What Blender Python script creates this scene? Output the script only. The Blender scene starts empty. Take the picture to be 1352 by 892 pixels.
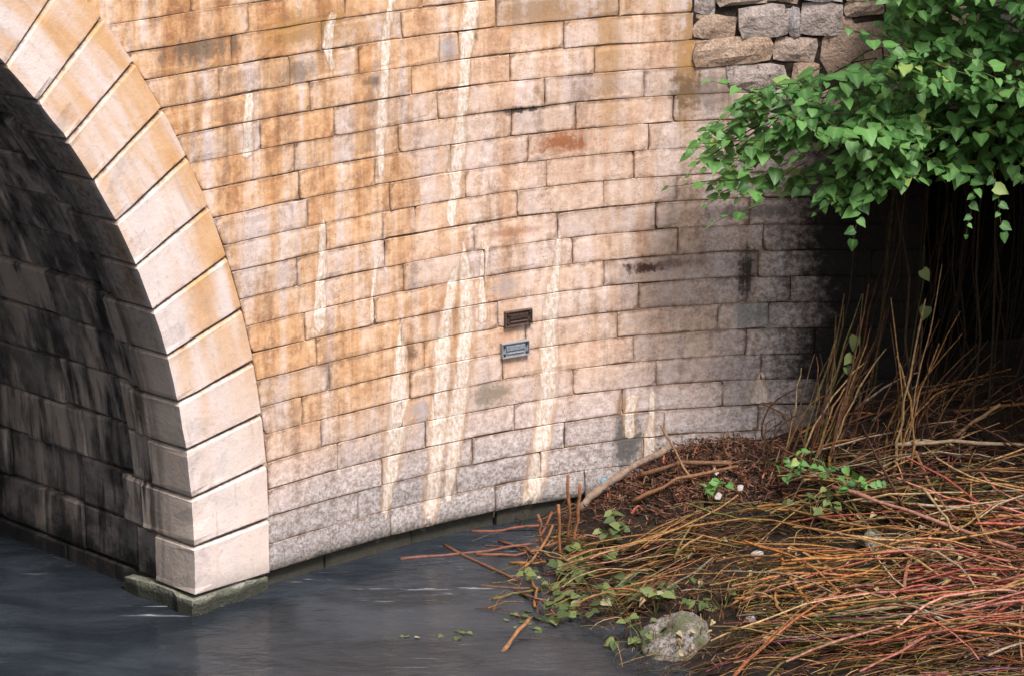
import bpy, bmesh, math, random
from mathutils import Vector, Matrix, noise as mnoise
R = math.radians
rnd = random.Random(11)
scene = bpy.context.scene
col = scene.collection

# ------------------------------------------------------------------ camera
cam_d = bpy.data.cameras.new('camera')
cam = bpy.data.objects.new('camera', cam_d)
col.objects.link(cam)
cam_d.sensor_width = 36.0
cam_d.lens = 36.0 * 4015 / 1352
cam_d.clip_end = 3000
cam.location = (0, 0, 8.326)
cam.rotation_euler = (R(90) - 0.2731, 0.0029, 0)
scene.camera = cam

# ------------------------------------------------------------------ sky and sun
SUN_EL, SUN_DIR = R(55), Vector((0.57, -0.82, 0)).normalized()
world = bpy.data.worlds.new('World')
scene.world = world
world.use_nodes = True
wn = world.node_tree.nodes
wl = world.node_tree.links
bg = wn['Background']
sky = wn.new('ShaderNodeTexSky')
sky.sky_type = 'NISHITA'
sky.sun_disc = False
sky.sun_elevation = SUN_EL
sky.sun_rotation = math.atan2(SUN_DIR.x, SUN_DIR.y)
sky.dust_density = 4.0
sky.air_density = 1.0
hsv = wn.new('ShaderNodeHueSaturation')           # overcast: the sky's blue is greyed by cloud
hsv.inputs['Saturation'].default_value = 0.35
wl.new(sky.outputs[0], hsv.inputs['Color'])
wl.new(hsv.outputs[0], bg.inputs['Color'])
bg.inputs['Strength'].default_value = 0.058
sun_d = bpy.data.lights.new('sun', 'SUN')
sun_d.energy = 1.5
sun_d.angle = R(16)
sun_d.color = (1.0, 0.95, 0.915)
sun = bpy.data.objects.new('sun', sun_d)
col.objects.link(sun)
to_sun = Vector((SUN_DIR.x * math.cos(SUN_EL), SUN_DIR.y * math.cos(SUN_EL), math.sin(SUN_EL)))
sun.rotation_euler = (-to_sun).to_track_quat('-Z', 'Y').to_euler()
vs = scene.view_settings
vs.view_transform = 'Standard'
vs.look = 'None'
vs.exposure = 1.42
vs.gamma = 1.0
scene.cycles.use_denoising = True
scene.cycles.max_bounces = 5
scene.cycles.use_adaptive_sampling = True
scene.cycles.adaptive_threshold = 0.02

# ------------------------------------------------------------------ object helpers
def tag(o, label=None, cat=None, group=None, kind=None):
    if label: o['label'] = label
    if cat: o['category'] = cat
    if group: o['group'] = group
    if kind: o['kind'] = kind
    return o

def thing(name, base, label, cat, group=None):
    o = bpy.data.objects.new(name, None)
    o.empty_display_size = 0.1
    o.location = base
    col.objects.link(o)
    return tag(o, label, cat, group)

def link(name, me, parent=None, smooth=False):
    o = bpy.data.objects.new(name, me)
    col.objects.link(o)
    if parent is not None:
        o.parent = parent
        off = parent.location if parent.parent is None else Vector((0, 0, 0))
        o.matrix_parent_inverse = Matrix.Translation(-off)
    if smooth:
        me.polygons.foreach_set('use_smooth', [True] * len(me.polygons))
    return o

def mesh(name, verts, faces, mat, uvs=None, tints=None):
    me = bpy.data.meshes.new(name)
    me.from_pydata([tuple(v) for v in verts], [], faces)
    if mat: me.materials.append(mat)
    if uvs is not None:
        ul = me.uv_layers.new(name='UVMap')
        for lp in me.loops:
            ul.data[lp.index].uv = uvs[lp.vertex_index]
    if tints is not None:
        at = me.attributes.new('tint', 'FLOAT_COLOR', 'POINT')
        flat = []
        for t in tints: flat += [t[0], t[1], t[2], 1.0]
        at.data.foreach_set('color', flat)
    return me

# ------------------------------------------------------------------ node helpers
class NT:
    def __init__(s, name):
        s.m = bpy.data.materials.new(name)
        s.m.use_nodes = True
        s.t = s.m.node_tree
        s.n = s.t.nodes
        s.bsdf = s.n['Principled BSDF']
        s.out = s.n['Material Output']
    def put(s, sock, v):
        if isinstance(v, bpy.types.NodeSocket): s.t.links.new(v, sock)
        elif v is not None:
            if isinstance(v, (tuple, list)) and len(v) == 3 and sock.type == 'RGBA': v = (*v, 1)
            sock.default_value = v
    def math(s, op, a, b=None, c=None, clamp=False):
        n = s.n.new('ShaderNodeMath'); n.operation = op; n.use_clamp = clamp
        for i, v in enumerate((a, b, c)):
            if v is not None: s.put(n.inputs[i], v)
        return n.outputs[0]
    def ss(s, v, lo, hi, a=0.0, b=1.0):
        n = s.n.new('ShaderNodeMapRange'); n.interpolation_type = 'SMOOTHSTEP'
        s.put(n.inputs['Value'], v); s.put(n.inputs['From Min'], lo); s.put(n.inputs['From Max'], hi)
        n.inputs['To Min'].default_value = a; n.inputs['To Max'].default_value = b
        return n.outputs[0]
    def comb(s, x, y, z=0.0):
        n = s.n.new('ShaderNodeCombineXYZ')
        s.put(n.inputs[0], x); s.put(n.inputs[1], y); s.put(n.inputs[2], z)
        return n.outputs[0]
    def sep(s, v):
        n = s.n.new('ShaderNodeSeparateXYZ'); s.put(n.inputs[0], v)
        return n.outputs
    def scale(s, v, k):
        n = s.n.new('ShaderNodeVectorMath'); n.operation = 'MULTIPLY'
        s.put(n.inputs[0], v); s.put(n.inputs[1], k)
        return n.outputs[0]
    def vadd(s, v, k):
        n = s.n.new('ShaderNodeVectorMath'); n.operation = 'ADD'
        s.put(n.inputs[0], v); s.put(n.inputs[1], k)
        return n.outputs[0]
    def noise(s, v, scale, detail=3.0, rough=0.55, dist=0.0):
        n = s.n.new('ShaderNodeTexNoise')
        s.put(n.inputs['Vector'], v); n.inputs['Scale'].default_value = scale
        n.inputs['Detail'].default_value = detail; n.inputs['Roughness'].default_value = rough
        n.inputs['Distortion'].default_value = dist
        return n.outputs['Fac']
    def mix(s, f, a, b, mode='MIX'):
        n = s.n.new('ShaderNodeMix'); n.data_type = 'RGBA'; n.blend_type = mode; n.clamp_factor = True
        s.put(n.inputs['Factor'], f); s.put(n.inputs[6], a); s.put(n.inputs[7], b)
        return n.outputs[2]
    def bump(s, h, strength=0.5, dist=0.01, normal=None):
        n = s.n.new('ShaderNodeBump')
        n.inputs['Strength'].default_value = strength; n.inputs['Distance'].default_value = dist
        s.put(n.inputs['Height'], h)
        if normal is not None: s.put(n.inputs['Normal'], normal)
        return n.outputs[0]
    def ramp(s, v, pts):
        n = s.n.new('ShaderNodeValToRGB'); cr = n.color_ramp
        cr.elements[0].position, cr.elements[0].color = pts[0][0], (pts[0][1],) * 3 + (1,)
        cr.elements[1].position, cr.elements[1].color = pts[-1][0], (pts[-1][1],) * 3 + (1,)
        for p, c in pts[1:-1]:
            e = cr.elements.new(p); e.color = (c, c, c, 1)
        s.put(n.inputs[0], v)
        return n.outputs[0]
    def uv(s):
        n = s.n.new('ShaderNodeUVMap'); n.uv_map = 'UVMap'; return n.outputs[0]
    def obj(s): return s.n.new('ShaderNodeTexCoord').outputs['Object']
    def rand(s): return s.n.new('ShaderNodeObjectInfo').outputs['Random']
    def attr(s, name):
        n = s.n.new('ShaderNodeAttribute'); n.attribute_name = name; return n.outputs['Color']
    def done(s, color=None, rough=0.85, normal=None, spec=0.3):
        s.put(s.bsdf.inputs['Base Color'], color); s.put(s.bsdf.inputs['Roughness'], rough)
        s.bsdf.inputs['Specular IOR Level'].default_value = spec
        if normal is not None: s.put(s.bsdf.inputs['Normal'], normal)
        return s.m

class GT(NT):
    """a node group: built once, used by many materials"""
    def __init__(s, name, ins, outs):
        s.t = bpy.data.node_groups.new(name, 'ShaderNodeTree'); s.n = s.t.nodes
        for kind, L in (('INPUT', ins), ('OUTPUT', outs)):
            for nm, ty in L: s.t.interface.new_socket(nm, in_out=kind, socket_type='NodeSocket' + ty)
        s.i = s.n.new('NodeGroupInput').outputs; s.o = s.n.new('NodeGroupOutput').inputs
def use(k, g, **kw):
    n = k.n.new('ShaderNodeGroup'); n.node_tree = g.t
    for a, v in kw.items(): k.put(n.inputs[a], v)
    return n.outputs

# lime streaks that run down the wing wall: (distance along wall, height, width) points, top to bottom
STREAKS = [
 [(1.76,4.55,.07),(1.72,4.30,.10),(1.76,4.11,.05)],
 [(2.36,4.90,.05),(2.33,4.58,.06),(2.28,4.32,.10),(2.25,4.06,.09),(2.22,3.71,.11),(2.20,3.21,.08)],
 [(3.09,4.95,.12),(3.07,4.51,.14),(3.04,4.27,.16),(3.00,4.01,.11),(2.97,3.62,.10),(2.94,3.33,.13),(2.90,2.97,.11),(2.87,2.73,.08)],
 [(2.98,2.71,.06),(3.00,2.34,.13),(3.00,1.85,.15),(2.95,1.48,.18),(2.89,1.11,.18),(2.85,.74,.14),(2.82,.45,.10)],
 [(2.91,2.54,.05),(2.80,2.00,.15),(2.76,1.51,.17),(2.72,1.14,.17),(2.69,.77,.16),(2.63,.20,.13)],
 [(2.38,2.07,.04),(2.36,1.70,.13),(2.35,1.40,.18),(2.29,1.03,.21),(2.26,.79,.14),(2.20,.45,.08)],
 [(3.87,2.67,.04),(3.81,2.18,.10),(3.77,1.68,.16),(3.75,1.23,.18),(3.71,.85,.18),(3.64,.47,.17),(3.59,.15,.15)],
 [(1.64,3.09,.03),(1.61,2.44,.10),(1.58,2.10,.12)],
 [(2.15,2.62,.04),(2.10,2.08,.06)],
 [(4.52,1.13,.12),(4.50,.75,.09)],
 [(4.70,1.15,.06),(4.67,.55,.10)],
 [(5.62,1.26,.03),(5.61,.98,.16)],
 [(3.18,2.60,.05),(3.14,1.90,.09)],
 [(.96,4.08,.08),(.93,3.55,.09)],
]
# dark soot and moss blotches / ochre washes / blue-grey stones: (s, z, half width, half height, colour, strength)
DARK, RUST, OCHRE, BLUE = (.035,.026,.020), (.30,.10,.035), (.36,.19,.06), (.27,.27,.31)
BLOBS = [
 (3.52,3.595,.26,.028,DARK,.95),(4.60,2.20,.17,.06,(.06,.025,.02),.95),(3.90,3.30,.30,.10,RUST,.9),
 (5.50,2.15,.08,.26,DARK,.95),(2.43,1.78,.09,.10,(.10,.05,.03),.8),(4.48,.76,.13,.22,(.09,.085,.08),.9),
 (.50,4.42,.38,.10,(.08,.07,.06),.7),(1.42,4.15,.20,.09,(.10,.07,.04),.6),(4.28,3.99,.13,.60,OCHRE,.6),
 (4.97,3.85,.12,.50,OCHRE,.85),(3.72,4.36,.40,.14,OCHRE,.7),(2.86,4.14,.09,.11,BLUE,.6),
 (3.37,2.17,.11,.11,BLUE,.5),(2.57,1.29,.13,.10,BLUE,.55),(3.02,4.10,.05,.26,DARK,.8),
 (3.61,.40,.08,.16,(.07,.07,.03),.9),(3.22,1.31,.22,.10,(.16,.13,.08),.7),(1.49,4.46,.40,.13,OCHRE,.75),
 (4.85,2.22,.22,.05,(.10,.06,.05),.6),(3.08,4.30,.05,.12,DARK,.8),(3.45,2.62,.30,.03,RUST,.5),
 (5.55,1.75,.16,.12,(.17,.21,.22),.6),(5.1,3.62,.30,.16,(.09,.07,.05),.6),(2.15,3.98,.12,.04,DARK,.6),
 (2.80,2.05,.10,.20,(.36,.15,.05),.6),(4.42,1.06,.05,.10,(.22,.12,.05),.7),(5.5,2.62,.35,.06,(.07,.06,.055),.7),
]

_ash = {}
def make_granite():
    k = GT('granite_base', [], [('Color', 'Color'), ('ragged', 'Float'), ('st2', 'Float'), ('h', 'Float'), ('s', 'Float'), ('z', 'Float'), ('rd', 'Float')])
    uv = k.uv(); s, z, _ = k.sep(uv); rd = k.rand()
    v3 = k.comb(s, z, k.math('MULTIPLY', rd, 7.0)); vc = k.comb(s, z, 0)
    ed = k.sep(k.attr('tint'))[0]                       # 1 at the arrises of the stone, 0 inside
    big = k.noise(vc, 0.9, 2); mid = k.noise(v3, 6.0, 3, .65); fine = k.noise(v3, 62, 2, .75)
    ragged = k.noise(vc, 14, 4, .7); blot = k.noise(v3, 2.6, 3, .6); spk = k.noise(v3, 36, 3, .78)
    c = k.mix(k.ss(blot, .34, .64), (.84,.70,.655), (.72,.60,.575))
    c = k.mix(k.math('MULTIPLY', k.ss(rd, .82, .97), .45), c, (.52,.49,.50))
    # iron wash, run in vertical bands across the courses, each stone taking it differently
    st1 = k.noise(k.comb(k.math('MULTIPLY', s, 4.6), k.math('MULTIPLY', z, .55), 3.0), 1.0, 4, .62)
    st2 = k.noise(k.comb(k.math('MULTIPLY', s, 10.0), k.math('MULTIPLY', z, .7), 9.0), 1.0, 3, .6)
    reg = k.math('MULTIPLY', k.math('MAXIMUM', k.ss(s, 1.8, 3.9, 1., .52), k.ss(z, 3.2, 4.4, 0., .80)), k.ss(z, .65, 1.7))
    sm = k.math('ADD', k.math('MULTIPLY', st1, .55), k.math('ADD', k.math('MULTIPLY', st2, .25), k.math('ADD', k.math('MULTIPLY', mid, .14), k.math('MULTIPLY', rd, .09))))
    c = k.mix(k.math('MULTIPLY', k.ss(sm, .385, .56), reg), c, (.73,.47,.28))
    c = k.mix(k.math('MULTIPLY', k.ss(sm, .49, .66), k.math('MULTIPLY', reg, .95)), c, k.mix(k.ss(mid, .4, .6), (.56,.28,.115), (.39,.175,.07)))
    # brown grime in soft vertical runs
    gr = k.noise(k.comb(k.math('MULTIPLY', s, 5.0), k.math('MULTIPLY', z, .9), 21.0), 1.0, 4, .65)
    c = k.mix(k.ss(k.math('ADD', gr, k.math('MULTIPLY', ragged, .3)), .64, .88, 0., .55), c, (.24,.135,.08))
    # grey weathering near the water and along the far end
    wob = k.math('MULTIPLY', k.math('SUBTRACT', big, .5), 1.1)
    tide = k.ss(k.math('ADD', z, wob), 1.45, .40)
    far = k.math('MULTIPLY', k.ss(k.math('ADD', s, wob), 4.4, 5.9), k.ss(z, 4.0, 2.8, .25, 1.))
    c = k.mix(k.math('MULTIPLY', k.math('MAXIMUM', tide, far), .80), c, k.mix(k.ss(k.math('ADD', k.math('MULTIPLY', spk, .7), k.math('MULTIPLY', ragged, .3)), .40, .62), (.54,.51,.515), (.20,.19,.19)))
    # mottling, specks, stained arrises
    c = k.mix(1.0, c, k.mix(k.ss(ragged, .28, .66), (1.06,1.05,1.05), (.84,.79,.76)), 'MULTIPLY')
    pit = k.math('MULTIPLY', k.ss(fine, .56, .70), k.math('ADD', k.ss(mid, .36, .62, .10, .62), k.math('MULTIPLY', tide, .40)))
    c = k.mix(pit, c, (.13,.095,.075))
    edm = k.ss(k.math('ADD', ed, k.math('MULTIPLY', k.math('SUBTRACT', ragged, .5), 1.2)), .45, 1.3)
    c = k.mix(k.math('MULTIPLY', edm, k.ss(k.math('ADD', blot, k.math('MULTIPLY', big, .5)), .48, .88, .10, .88)), c, (.16,.085,.045))
    c = k.mix(k.math('MULTIPLY', k.ss(spk, .50, .68), k.math('MAXIMUM', k.ss(mid, .44, .68, .02, .42), k.math('MULTIPLY', tide, .62))), c, (.24,.165,.125))
    c = k.mix(k.math('MULTIPLY', k.ss(spk, .46, .30), .20), c, (.88,.78,.73))
    # painted shade: colour fades to near black where the wall runs under the thicket
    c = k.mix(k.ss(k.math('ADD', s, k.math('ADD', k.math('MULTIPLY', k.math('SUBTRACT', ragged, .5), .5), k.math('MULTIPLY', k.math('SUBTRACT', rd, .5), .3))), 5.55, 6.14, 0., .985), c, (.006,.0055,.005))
    h = k.math('ADD', k.math('MULTIPLY', mid, .5), k.math('ADD', k.math('MULTIPLY', spk, .35), k.math('MULTIPLY', ragged, .7)))
    for nm, v in (('Color', c), ('ragged', ragged), ('st2', st2), ('h', h), ('s', s), ('z', z), ('rd', rd)): k.put(k.o[nm], v)
    return k
def make_blob():
    k = GT('stain_blotch', [('Color', 'Color'), ('s', 'Float'), ('z', 'Float'), ('ragged', 'Float'), ('st2', 'Float'), ('bs', 'Float'), ('bz', 'Float'), ('a', 'Float'), ('b', 'Float'), ('Stain', 'Color'), ('st', 'Float')], [('Color', 'Color')])
    i = k.i
    dx = k.math('DIVIDE', k.math('SUBTRACT', i['s'], i['bs']), i['a']); dz = k.math('DIVIDE', k.math('SUBTRACT', i['z'], i['bz']), i['b'])
    d = k.math('SQRT', k.math('ADD', k.math('MULTIPLY', dx, dx), k.math('MULTIPLY', dz, dz)))
    d = k.math('ADD', d, k.math('ADD', k.math('MULTIPLY', k.math('SUBTRACT', i['ragged'], .5), 3.2), k.math('MULTIPLY', k.math('SUBTRACT', i['st2'], .5), 2.0)))
    k.put(k.o['Color'], k.mix(k.math('MULTIPLY', k.ss(d, 1.3, .35), i['st']), i['Color'], i['Stain']))
    return k
def make_streak(pts):
    k = GT('lime_run', [('s', 'Float'), ('z', 'Float'), ('edge', 'Float')], [('m', 'Float')]); s, z, edge = k.i['s'], k.i['z'], k.i['edge']
    zt, zb = pts[0][1], pts[-1][1]; t = k.math('DIVIDE', k.math('SUBTRACT', z, zb), zt - zb)
    m0 = min(p[0] for p in pts) - .01; sw = max(p[0] for p in pts) - m0 + .01
    P = [((p[1] - zb) / (zt - zb), (p[0] - m0) / sw, p[2]) for p in reversed(pts)]
    P = [(min(max(a, .06), .94), b, w) for a, b, w in P]
    cen = k.math('ADD', k.math('MULTIPLY', k.ramp(t, [(a, b) for a, b, w in P]), sw), m0)
    wid = k.ramp(t, [(0, 0)] + [(a, w) for a, b, w in P] + [(1, 0)])
    d = k.math('ADD', k.math('ABSOLUTE', k.math('SUBTRACT', s, cen)), edge)
    m = k.ss(d, k.math('MULTIPLY', wid, .76), k.math('MULTIPLY', wid, .06))
    k.put(k.o['m'], k.math('MULTIPLY', m, k.math('GREATER_THAN', wid, .002)))
    return k
def make_lime():
    k = GT('lime_crust', [('Color', 'Color'), ('s', 'Float'), ('z', 'Float'), ('lime', 'Float'), ('ragged', 'Float'), ('h', 'Float')], [('Color', 'Color'), ('h', 'Float')])
    s, z, lime, ragged, c = k.i['s'], k.i['z'], k.i['lime'], k.i['ragged'], k.i['Color']
    limn = k.noise(k.comb(k.math('MULTIPLY', s, 2.4), k.math('MULTIPLY', z, 1.1), 4.), 15, 5, .78)
    c = k.mix(k.math('MULTIPLY', k.ss(lime, 0.0, .35), .60), c, (.40,.21,.085))
    limc = k.mix(k.ss(limn, .36, .66), (.68,.50,.37), (.90,.83,.78))
    limc = k.mix(k.ss(k.math('ADD', ragged, k.math('MULTIPLY', limn, .4)), .82, .98, 0., .7), limc, (.25,.19,.15))
    k.put(k.o['Color'], k.mix(k.math('MULTIPLY', k.ss(lime, .10, .85), k.ss(limn, .28, .54, .42, .95)), c, limc))
    k.put(k.o['h'], k.math('ADD', k.i['h'], k.math('MULTIPLY', k.math('MULTIPLY', lime, limn), 1.6)))
    return k
def make_edge():
    k = GT('lime_edge', [('s', 'Float'), ('z', 'Float')], [('e', 'Float')])
    k.put(k.o['e'], k.math('MULTIPLY', k.math('SUBTRACT', k.noise(k.comb(k.i['s'], k.math('MULTIPLY', k.i['z'], .22)), 17, 3, .6), .5), .13))
    return k
def make_finish():
    k = GT('wet_shade_finish', [('Color', 'Color'), ('z', 'Float'), ('ragged', 'Float'), ('rd', 'Float')], [('Color', 'Color')])
    c = k.mix(k.ss(k.math('ADD', k.i['z'], k.math('MULTIPLY', k.math('SUBTRACT', k.i['ragged'], .5), .30)), .42, .27, 0., .95), k.i['Color'], (.028,.027,.018))  # waterline darkening: wet algae plus painted shade of the set-back footing
    tone = k.math('ADD', .84, k.math('MULTIPLY', k.i['rd'], .26))
    k.put(k.o['Color'], k.mix(1.0, c, k.comb(tone, tone, tone), 'MULTIPLY'))
    return k
G_BASE, G_BLOB, G_LIME, G_EDGE, G_FIN = make_granite(), make_blob(), make_lime(), make_edge(), make_finish()
G_STREAK = [make_streak(q) for q in STREAKS]
def mat_ashlar(s0=0, s1=0, z0=0, z1=0):
    """granite with the stains that reach this stone (box in wall coordinates); stones with the same stains share a material"""
    bl = tuple(i for i, q in enumerate(BLOBS) if q[0] + q[2] * 2.2 > s0 and q[0] - q[2] * 2.2 < s1 and q[1] + q[3] * 2.2 > z0 and q[1] - q[3] * 2.2 < z1)
    sk = tuple(i for i, q in enumerate(STREAKS) if max(p[0] for p in q) + .3 > s0 and min(p[0] for p in q) - .3 < s1 and q[0][1] + .05 > z0 and q[-1][1] - .05 < z1)
    if (bl, sk) in _ash: return _ash[(bl, sk)]
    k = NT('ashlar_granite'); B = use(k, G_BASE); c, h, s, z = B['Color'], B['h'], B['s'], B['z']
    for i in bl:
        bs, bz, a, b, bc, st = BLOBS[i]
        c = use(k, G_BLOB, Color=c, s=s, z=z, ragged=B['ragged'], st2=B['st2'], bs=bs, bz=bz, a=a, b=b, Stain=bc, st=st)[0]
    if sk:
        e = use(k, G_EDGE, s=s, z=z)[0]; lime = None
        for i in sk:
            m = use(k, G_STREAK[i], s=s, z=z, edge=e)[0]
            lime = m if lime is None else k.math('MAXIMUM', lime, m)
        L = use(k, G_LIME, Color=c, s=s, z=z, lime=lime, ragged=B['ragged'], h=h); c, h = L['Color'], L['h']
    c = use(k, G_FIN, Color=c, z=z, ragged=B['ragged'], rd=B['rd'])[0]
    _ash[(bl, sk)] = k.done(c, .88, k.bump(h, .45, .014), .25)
    return _ash[(bl, sk)]

def mat_mortar():
    k = NT('mortar'); v = k.obj(); x, y, z = k.sep(v); n = k.noise(v, 3.2, 5, .7)
    return k.done(k.mix(k.ss(x, 1.95, 2.35), k.mix(k.ss(n, .40, .62), (.07,.042,.028), (.52,.36,.25)), (.005,.0045,.004)), .95, k.bump(n, .5, .01))  # near black at the right end: thicket shade painted into the mortar

def mat_voussoir():
    k = NT('voussoir_limestone'); uv = k.uv(); s, z, w = k.sep(uv); rd = k.rand(); v = k.obj()
    vo = k.vadd(v, k.comb(k.math('MULTIPLY', rd, 3.), 0., k.math('MULTIPLY', rd, 17.)))
    n = k.noise(vo, 3.2, 4, .6); f = k.noise(v, 70, 3, .65); fine = k.noise(vo, 22, 4, .6)
    c = k.mix(k.ss(n, .3, .7), (.69,.585,.555), (.78,.655,.605))
    # UV.x: 0 at the soffit arris .. 1 at the extrados; UV.y: height
    rust = k.noise(k.comb(k.math('MULTIPLY', s, 2.6), k.math('MULTIPLY', z, .7), k.math('MULTIPLY', rd, 9.)), 1.5, 3, .5)
    rm = k.math('MULTIPLY', k.ss(k.math('ADD', rust, k.math('MULTIPLY', s, .22)), .44, .78), k.ss(z, 1.0, 2.8, .15, 1.))
    c = k.mix(rm, c, k.mix(k.ss(n, .35, .65), (.68,.42,.24), (.60,.33,.15)))
    g = k.math('MULTIPLY', k.ss(k.noise(vo, 1.9, 5, .7, .5), .52, .70), k.ss(s, .9, .1, .05, .62))
    c = k.mix(g, c, (.38,.32,.30))
    # vertical run marks
    run = k.noise(k.comb(k.math('MULTIPLY', s, 9.), k.math('MULTIPLY', z, .8), rd), 1.2, 4, .6)
    c = k.mix(k.ss(run, .54, .78, 0., .55), c, (.44,.33,.27))
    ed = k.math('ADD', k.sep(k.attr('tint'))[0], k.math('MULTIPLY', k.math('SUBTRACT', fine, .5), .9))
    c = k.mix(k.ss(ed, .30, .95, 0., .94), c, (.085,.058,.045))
    # soffit dirt (s < 0 on the soffit side)
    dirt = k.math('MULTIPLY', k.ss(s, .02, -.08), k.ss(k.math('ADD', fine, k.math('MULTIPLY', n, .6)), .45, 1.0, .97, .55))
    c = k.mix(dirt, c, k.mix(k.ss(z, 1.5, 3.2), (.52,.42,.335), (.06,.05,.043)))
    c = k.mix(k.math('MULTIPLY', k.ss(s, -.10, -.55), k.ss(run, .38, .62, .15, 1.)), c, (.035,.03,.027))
    c = k.mix(k.ss(fine, .56, .76, 0., .40), c, (.34,.24,.19))
    c = k.mix(k.ss(k.math('ADD', z, k.math('MULTIPLY', fine, .12)), .55, .36, 0., .55), c, (.26,.23,.21))
    h = k.math('ADD', k.math('MULTIPLY', n, .7), k.math('ADD', k.math('MULTIPLY', fine, .6), k.math('MULTIPLY', f, .3)))
    return k.done(c, .8, k.bump(h, .55, .014), .25)

def mat_barrel():
    k = NT('sooty_vault_stone'); v = k.obj(); rd = k.rand(); x, y, z = k.sep(v)
    n = k.noise(v, 2.5, 5, .65); f = k.noise(v, 30, 4, .6)
    run = k.noise(k.comb(k.math('MULTIPLY', x, 6.), k.math('MULTIPLY', y, 6.), k.math('MULTIPLY', z, .7)), 1.0, 5, .65)
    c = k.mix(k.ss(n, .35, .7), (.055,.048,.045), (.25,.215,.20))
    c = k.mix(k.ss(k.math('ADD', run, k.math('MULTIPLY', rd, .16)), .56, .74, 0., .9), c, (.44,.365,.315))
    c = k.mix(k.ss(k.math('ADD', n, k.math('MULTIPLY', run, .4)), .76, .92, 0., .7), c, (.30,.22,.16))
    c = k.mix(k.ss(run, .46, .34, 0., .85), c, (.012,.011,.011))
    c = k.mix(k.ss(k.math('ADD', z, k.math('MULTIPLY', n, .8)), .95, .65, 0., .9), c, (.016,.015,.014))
    return k.done(c, .65, k.bump(k.math('ADD', k.math('MULTIPLY', n, .7), k.math('MULTIPLY', f, .4)), .7, .025), .35)

def mat_plinth():
    k = NT('waterline_footing'); v = k.obj(); x, y, z = k.sep(v)
    n = k.noise(v, 7, 5, .65); f = k.noise(v, 45, 4)
    c = k.mix(k.ss(n, .35, .65), (.30,.29,.25), (.17,.17,.12))
    c = k.mix(k.ss(f, .5, .7), c, (.10,.095,.06))
    c = k.mix(k.ss(k.math('ADD', z, k.math('MULTIPLY', n, .10)), .345, .29, 0., .92), c, (.030,.030,.02))
    return k.done(c, .7, k.bump(k.math('ADD', n, f), .8, .02), .4)

def mat_rubble():
    k = NT('rubble_stone'); v = k.obj(); rd = k.rand()
    vo = k.vadd(v, k.comb(k.math('MULTIPLY', rd, 9.), 0., 0.))
    n = k.noise(vo, 6, 5, .65); f = k.noise(vo, 55, 4, .65); m = k.noise(vo, 16, 4, .6)
    c = k.mix(k.ss(rd, .35, .65), (.45,.40,.385), (.46,.34,.26))
    c = k.mix(k.ss(n, .42, .68), c, k.mix(rd, (.30,.30,.33), (.34,.23,.15)))
    c = k.mix(k.ss(m, .56, .74, 0., .8), c, (.10,.07,.055))
    c = k.mix(1., c, k.mix(k.ss(f, .3, .7), (.68,.66,.66), (1.15,1.12,1.1)), 'MULTIPLY')
    return k.done(c, .9, k.bump(k.math('ADD', m, k.math('MULTIPLY', f, .4)), .8, .03), .2)

def mat_simple(name, ca, cb, scale=12, rough=.9, bump=.4, dist=.01, spec=.25):
    k = NT(name); v = k.obj(); n = k.noise(v, scale, 5, .65)
    return k.done(k.mix(k.ss(n, .3, .7), ca, cb), rough, k.bump(n, bump, dist), spec)

def mat_tint(name, rough=.7, scale=40, lo=.65):
    k = NT(name); v = k.obj(); n = k.noise(k.scale(v, (1., 1., 1.)), scale, 3, .6)
    c = k.mix(1., k.attr('tint'), k.mix(k.ss(n, .3, .7), (lo, lo, lo), (1.15, 1.12, 1.1)), 'MULTIPLY')
    return k.done(c, rough, k.bump(n, .3, .004), .12)

def mat_leaf():
    k = NT('knotweed_leaf'); rd = k.rand(); v = k.obj()
    at = k.sep(k.attr('tint'))
    fac = k.math('FRACT', k.math('ADD', rd, at[0]))
    c = k.mix(fac, (.026,.098,.022), (.150,.345,.085))
    c = k.mix(k.ss(fac, .93, .985), c, (.30,.38,.10))
    n = k.noise(v, 28, 3); c = k.mix(k.ss(n, .35, .75, 0., .35), c, (.06,.13,.03))
    c = k.mix(k.ss(at[1], .5, 1., 0., .35), c, (.22,.38,.13))          # paler midrib
    k.done(c, .48, k.bump(n, .25, .006), .4)
    tr = k.n.new('ShaderNodeBsdfTranslucent'); k.put(tr.inputs[0], k.mix(.5, c, (.25,.45,.06)))
    mx = k.n.new('ShaderNodeMixShader'); mx.inputs[0].default_value = .22
    k.t.links.new(k.bsdf.outputs[0], mx.inputs[1]); k.t.links.new(tr.outputs[0], mx.inputs[2])
    k.t.links.new(mx.outputs[0], k.out.inputs[0])
    return k.m

def mat_dull_leaf():
    k = NT('dull_leaf'); rd = k.rand(); v = k.obj(); n = k.noise(v, 25, 3)
    c = k.mix(rd, (.035,.065,.018), (.15,.19,.06)); c = k.mix(k.ss(rd, .95, .99), c, (.30,.29,.16))
    return k.done(k.mix(k.ss(n, .5, .7, 0., .5), c, (.14,.10,.04)), .6, k.bump(n, .3, .006), .35)

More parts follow.
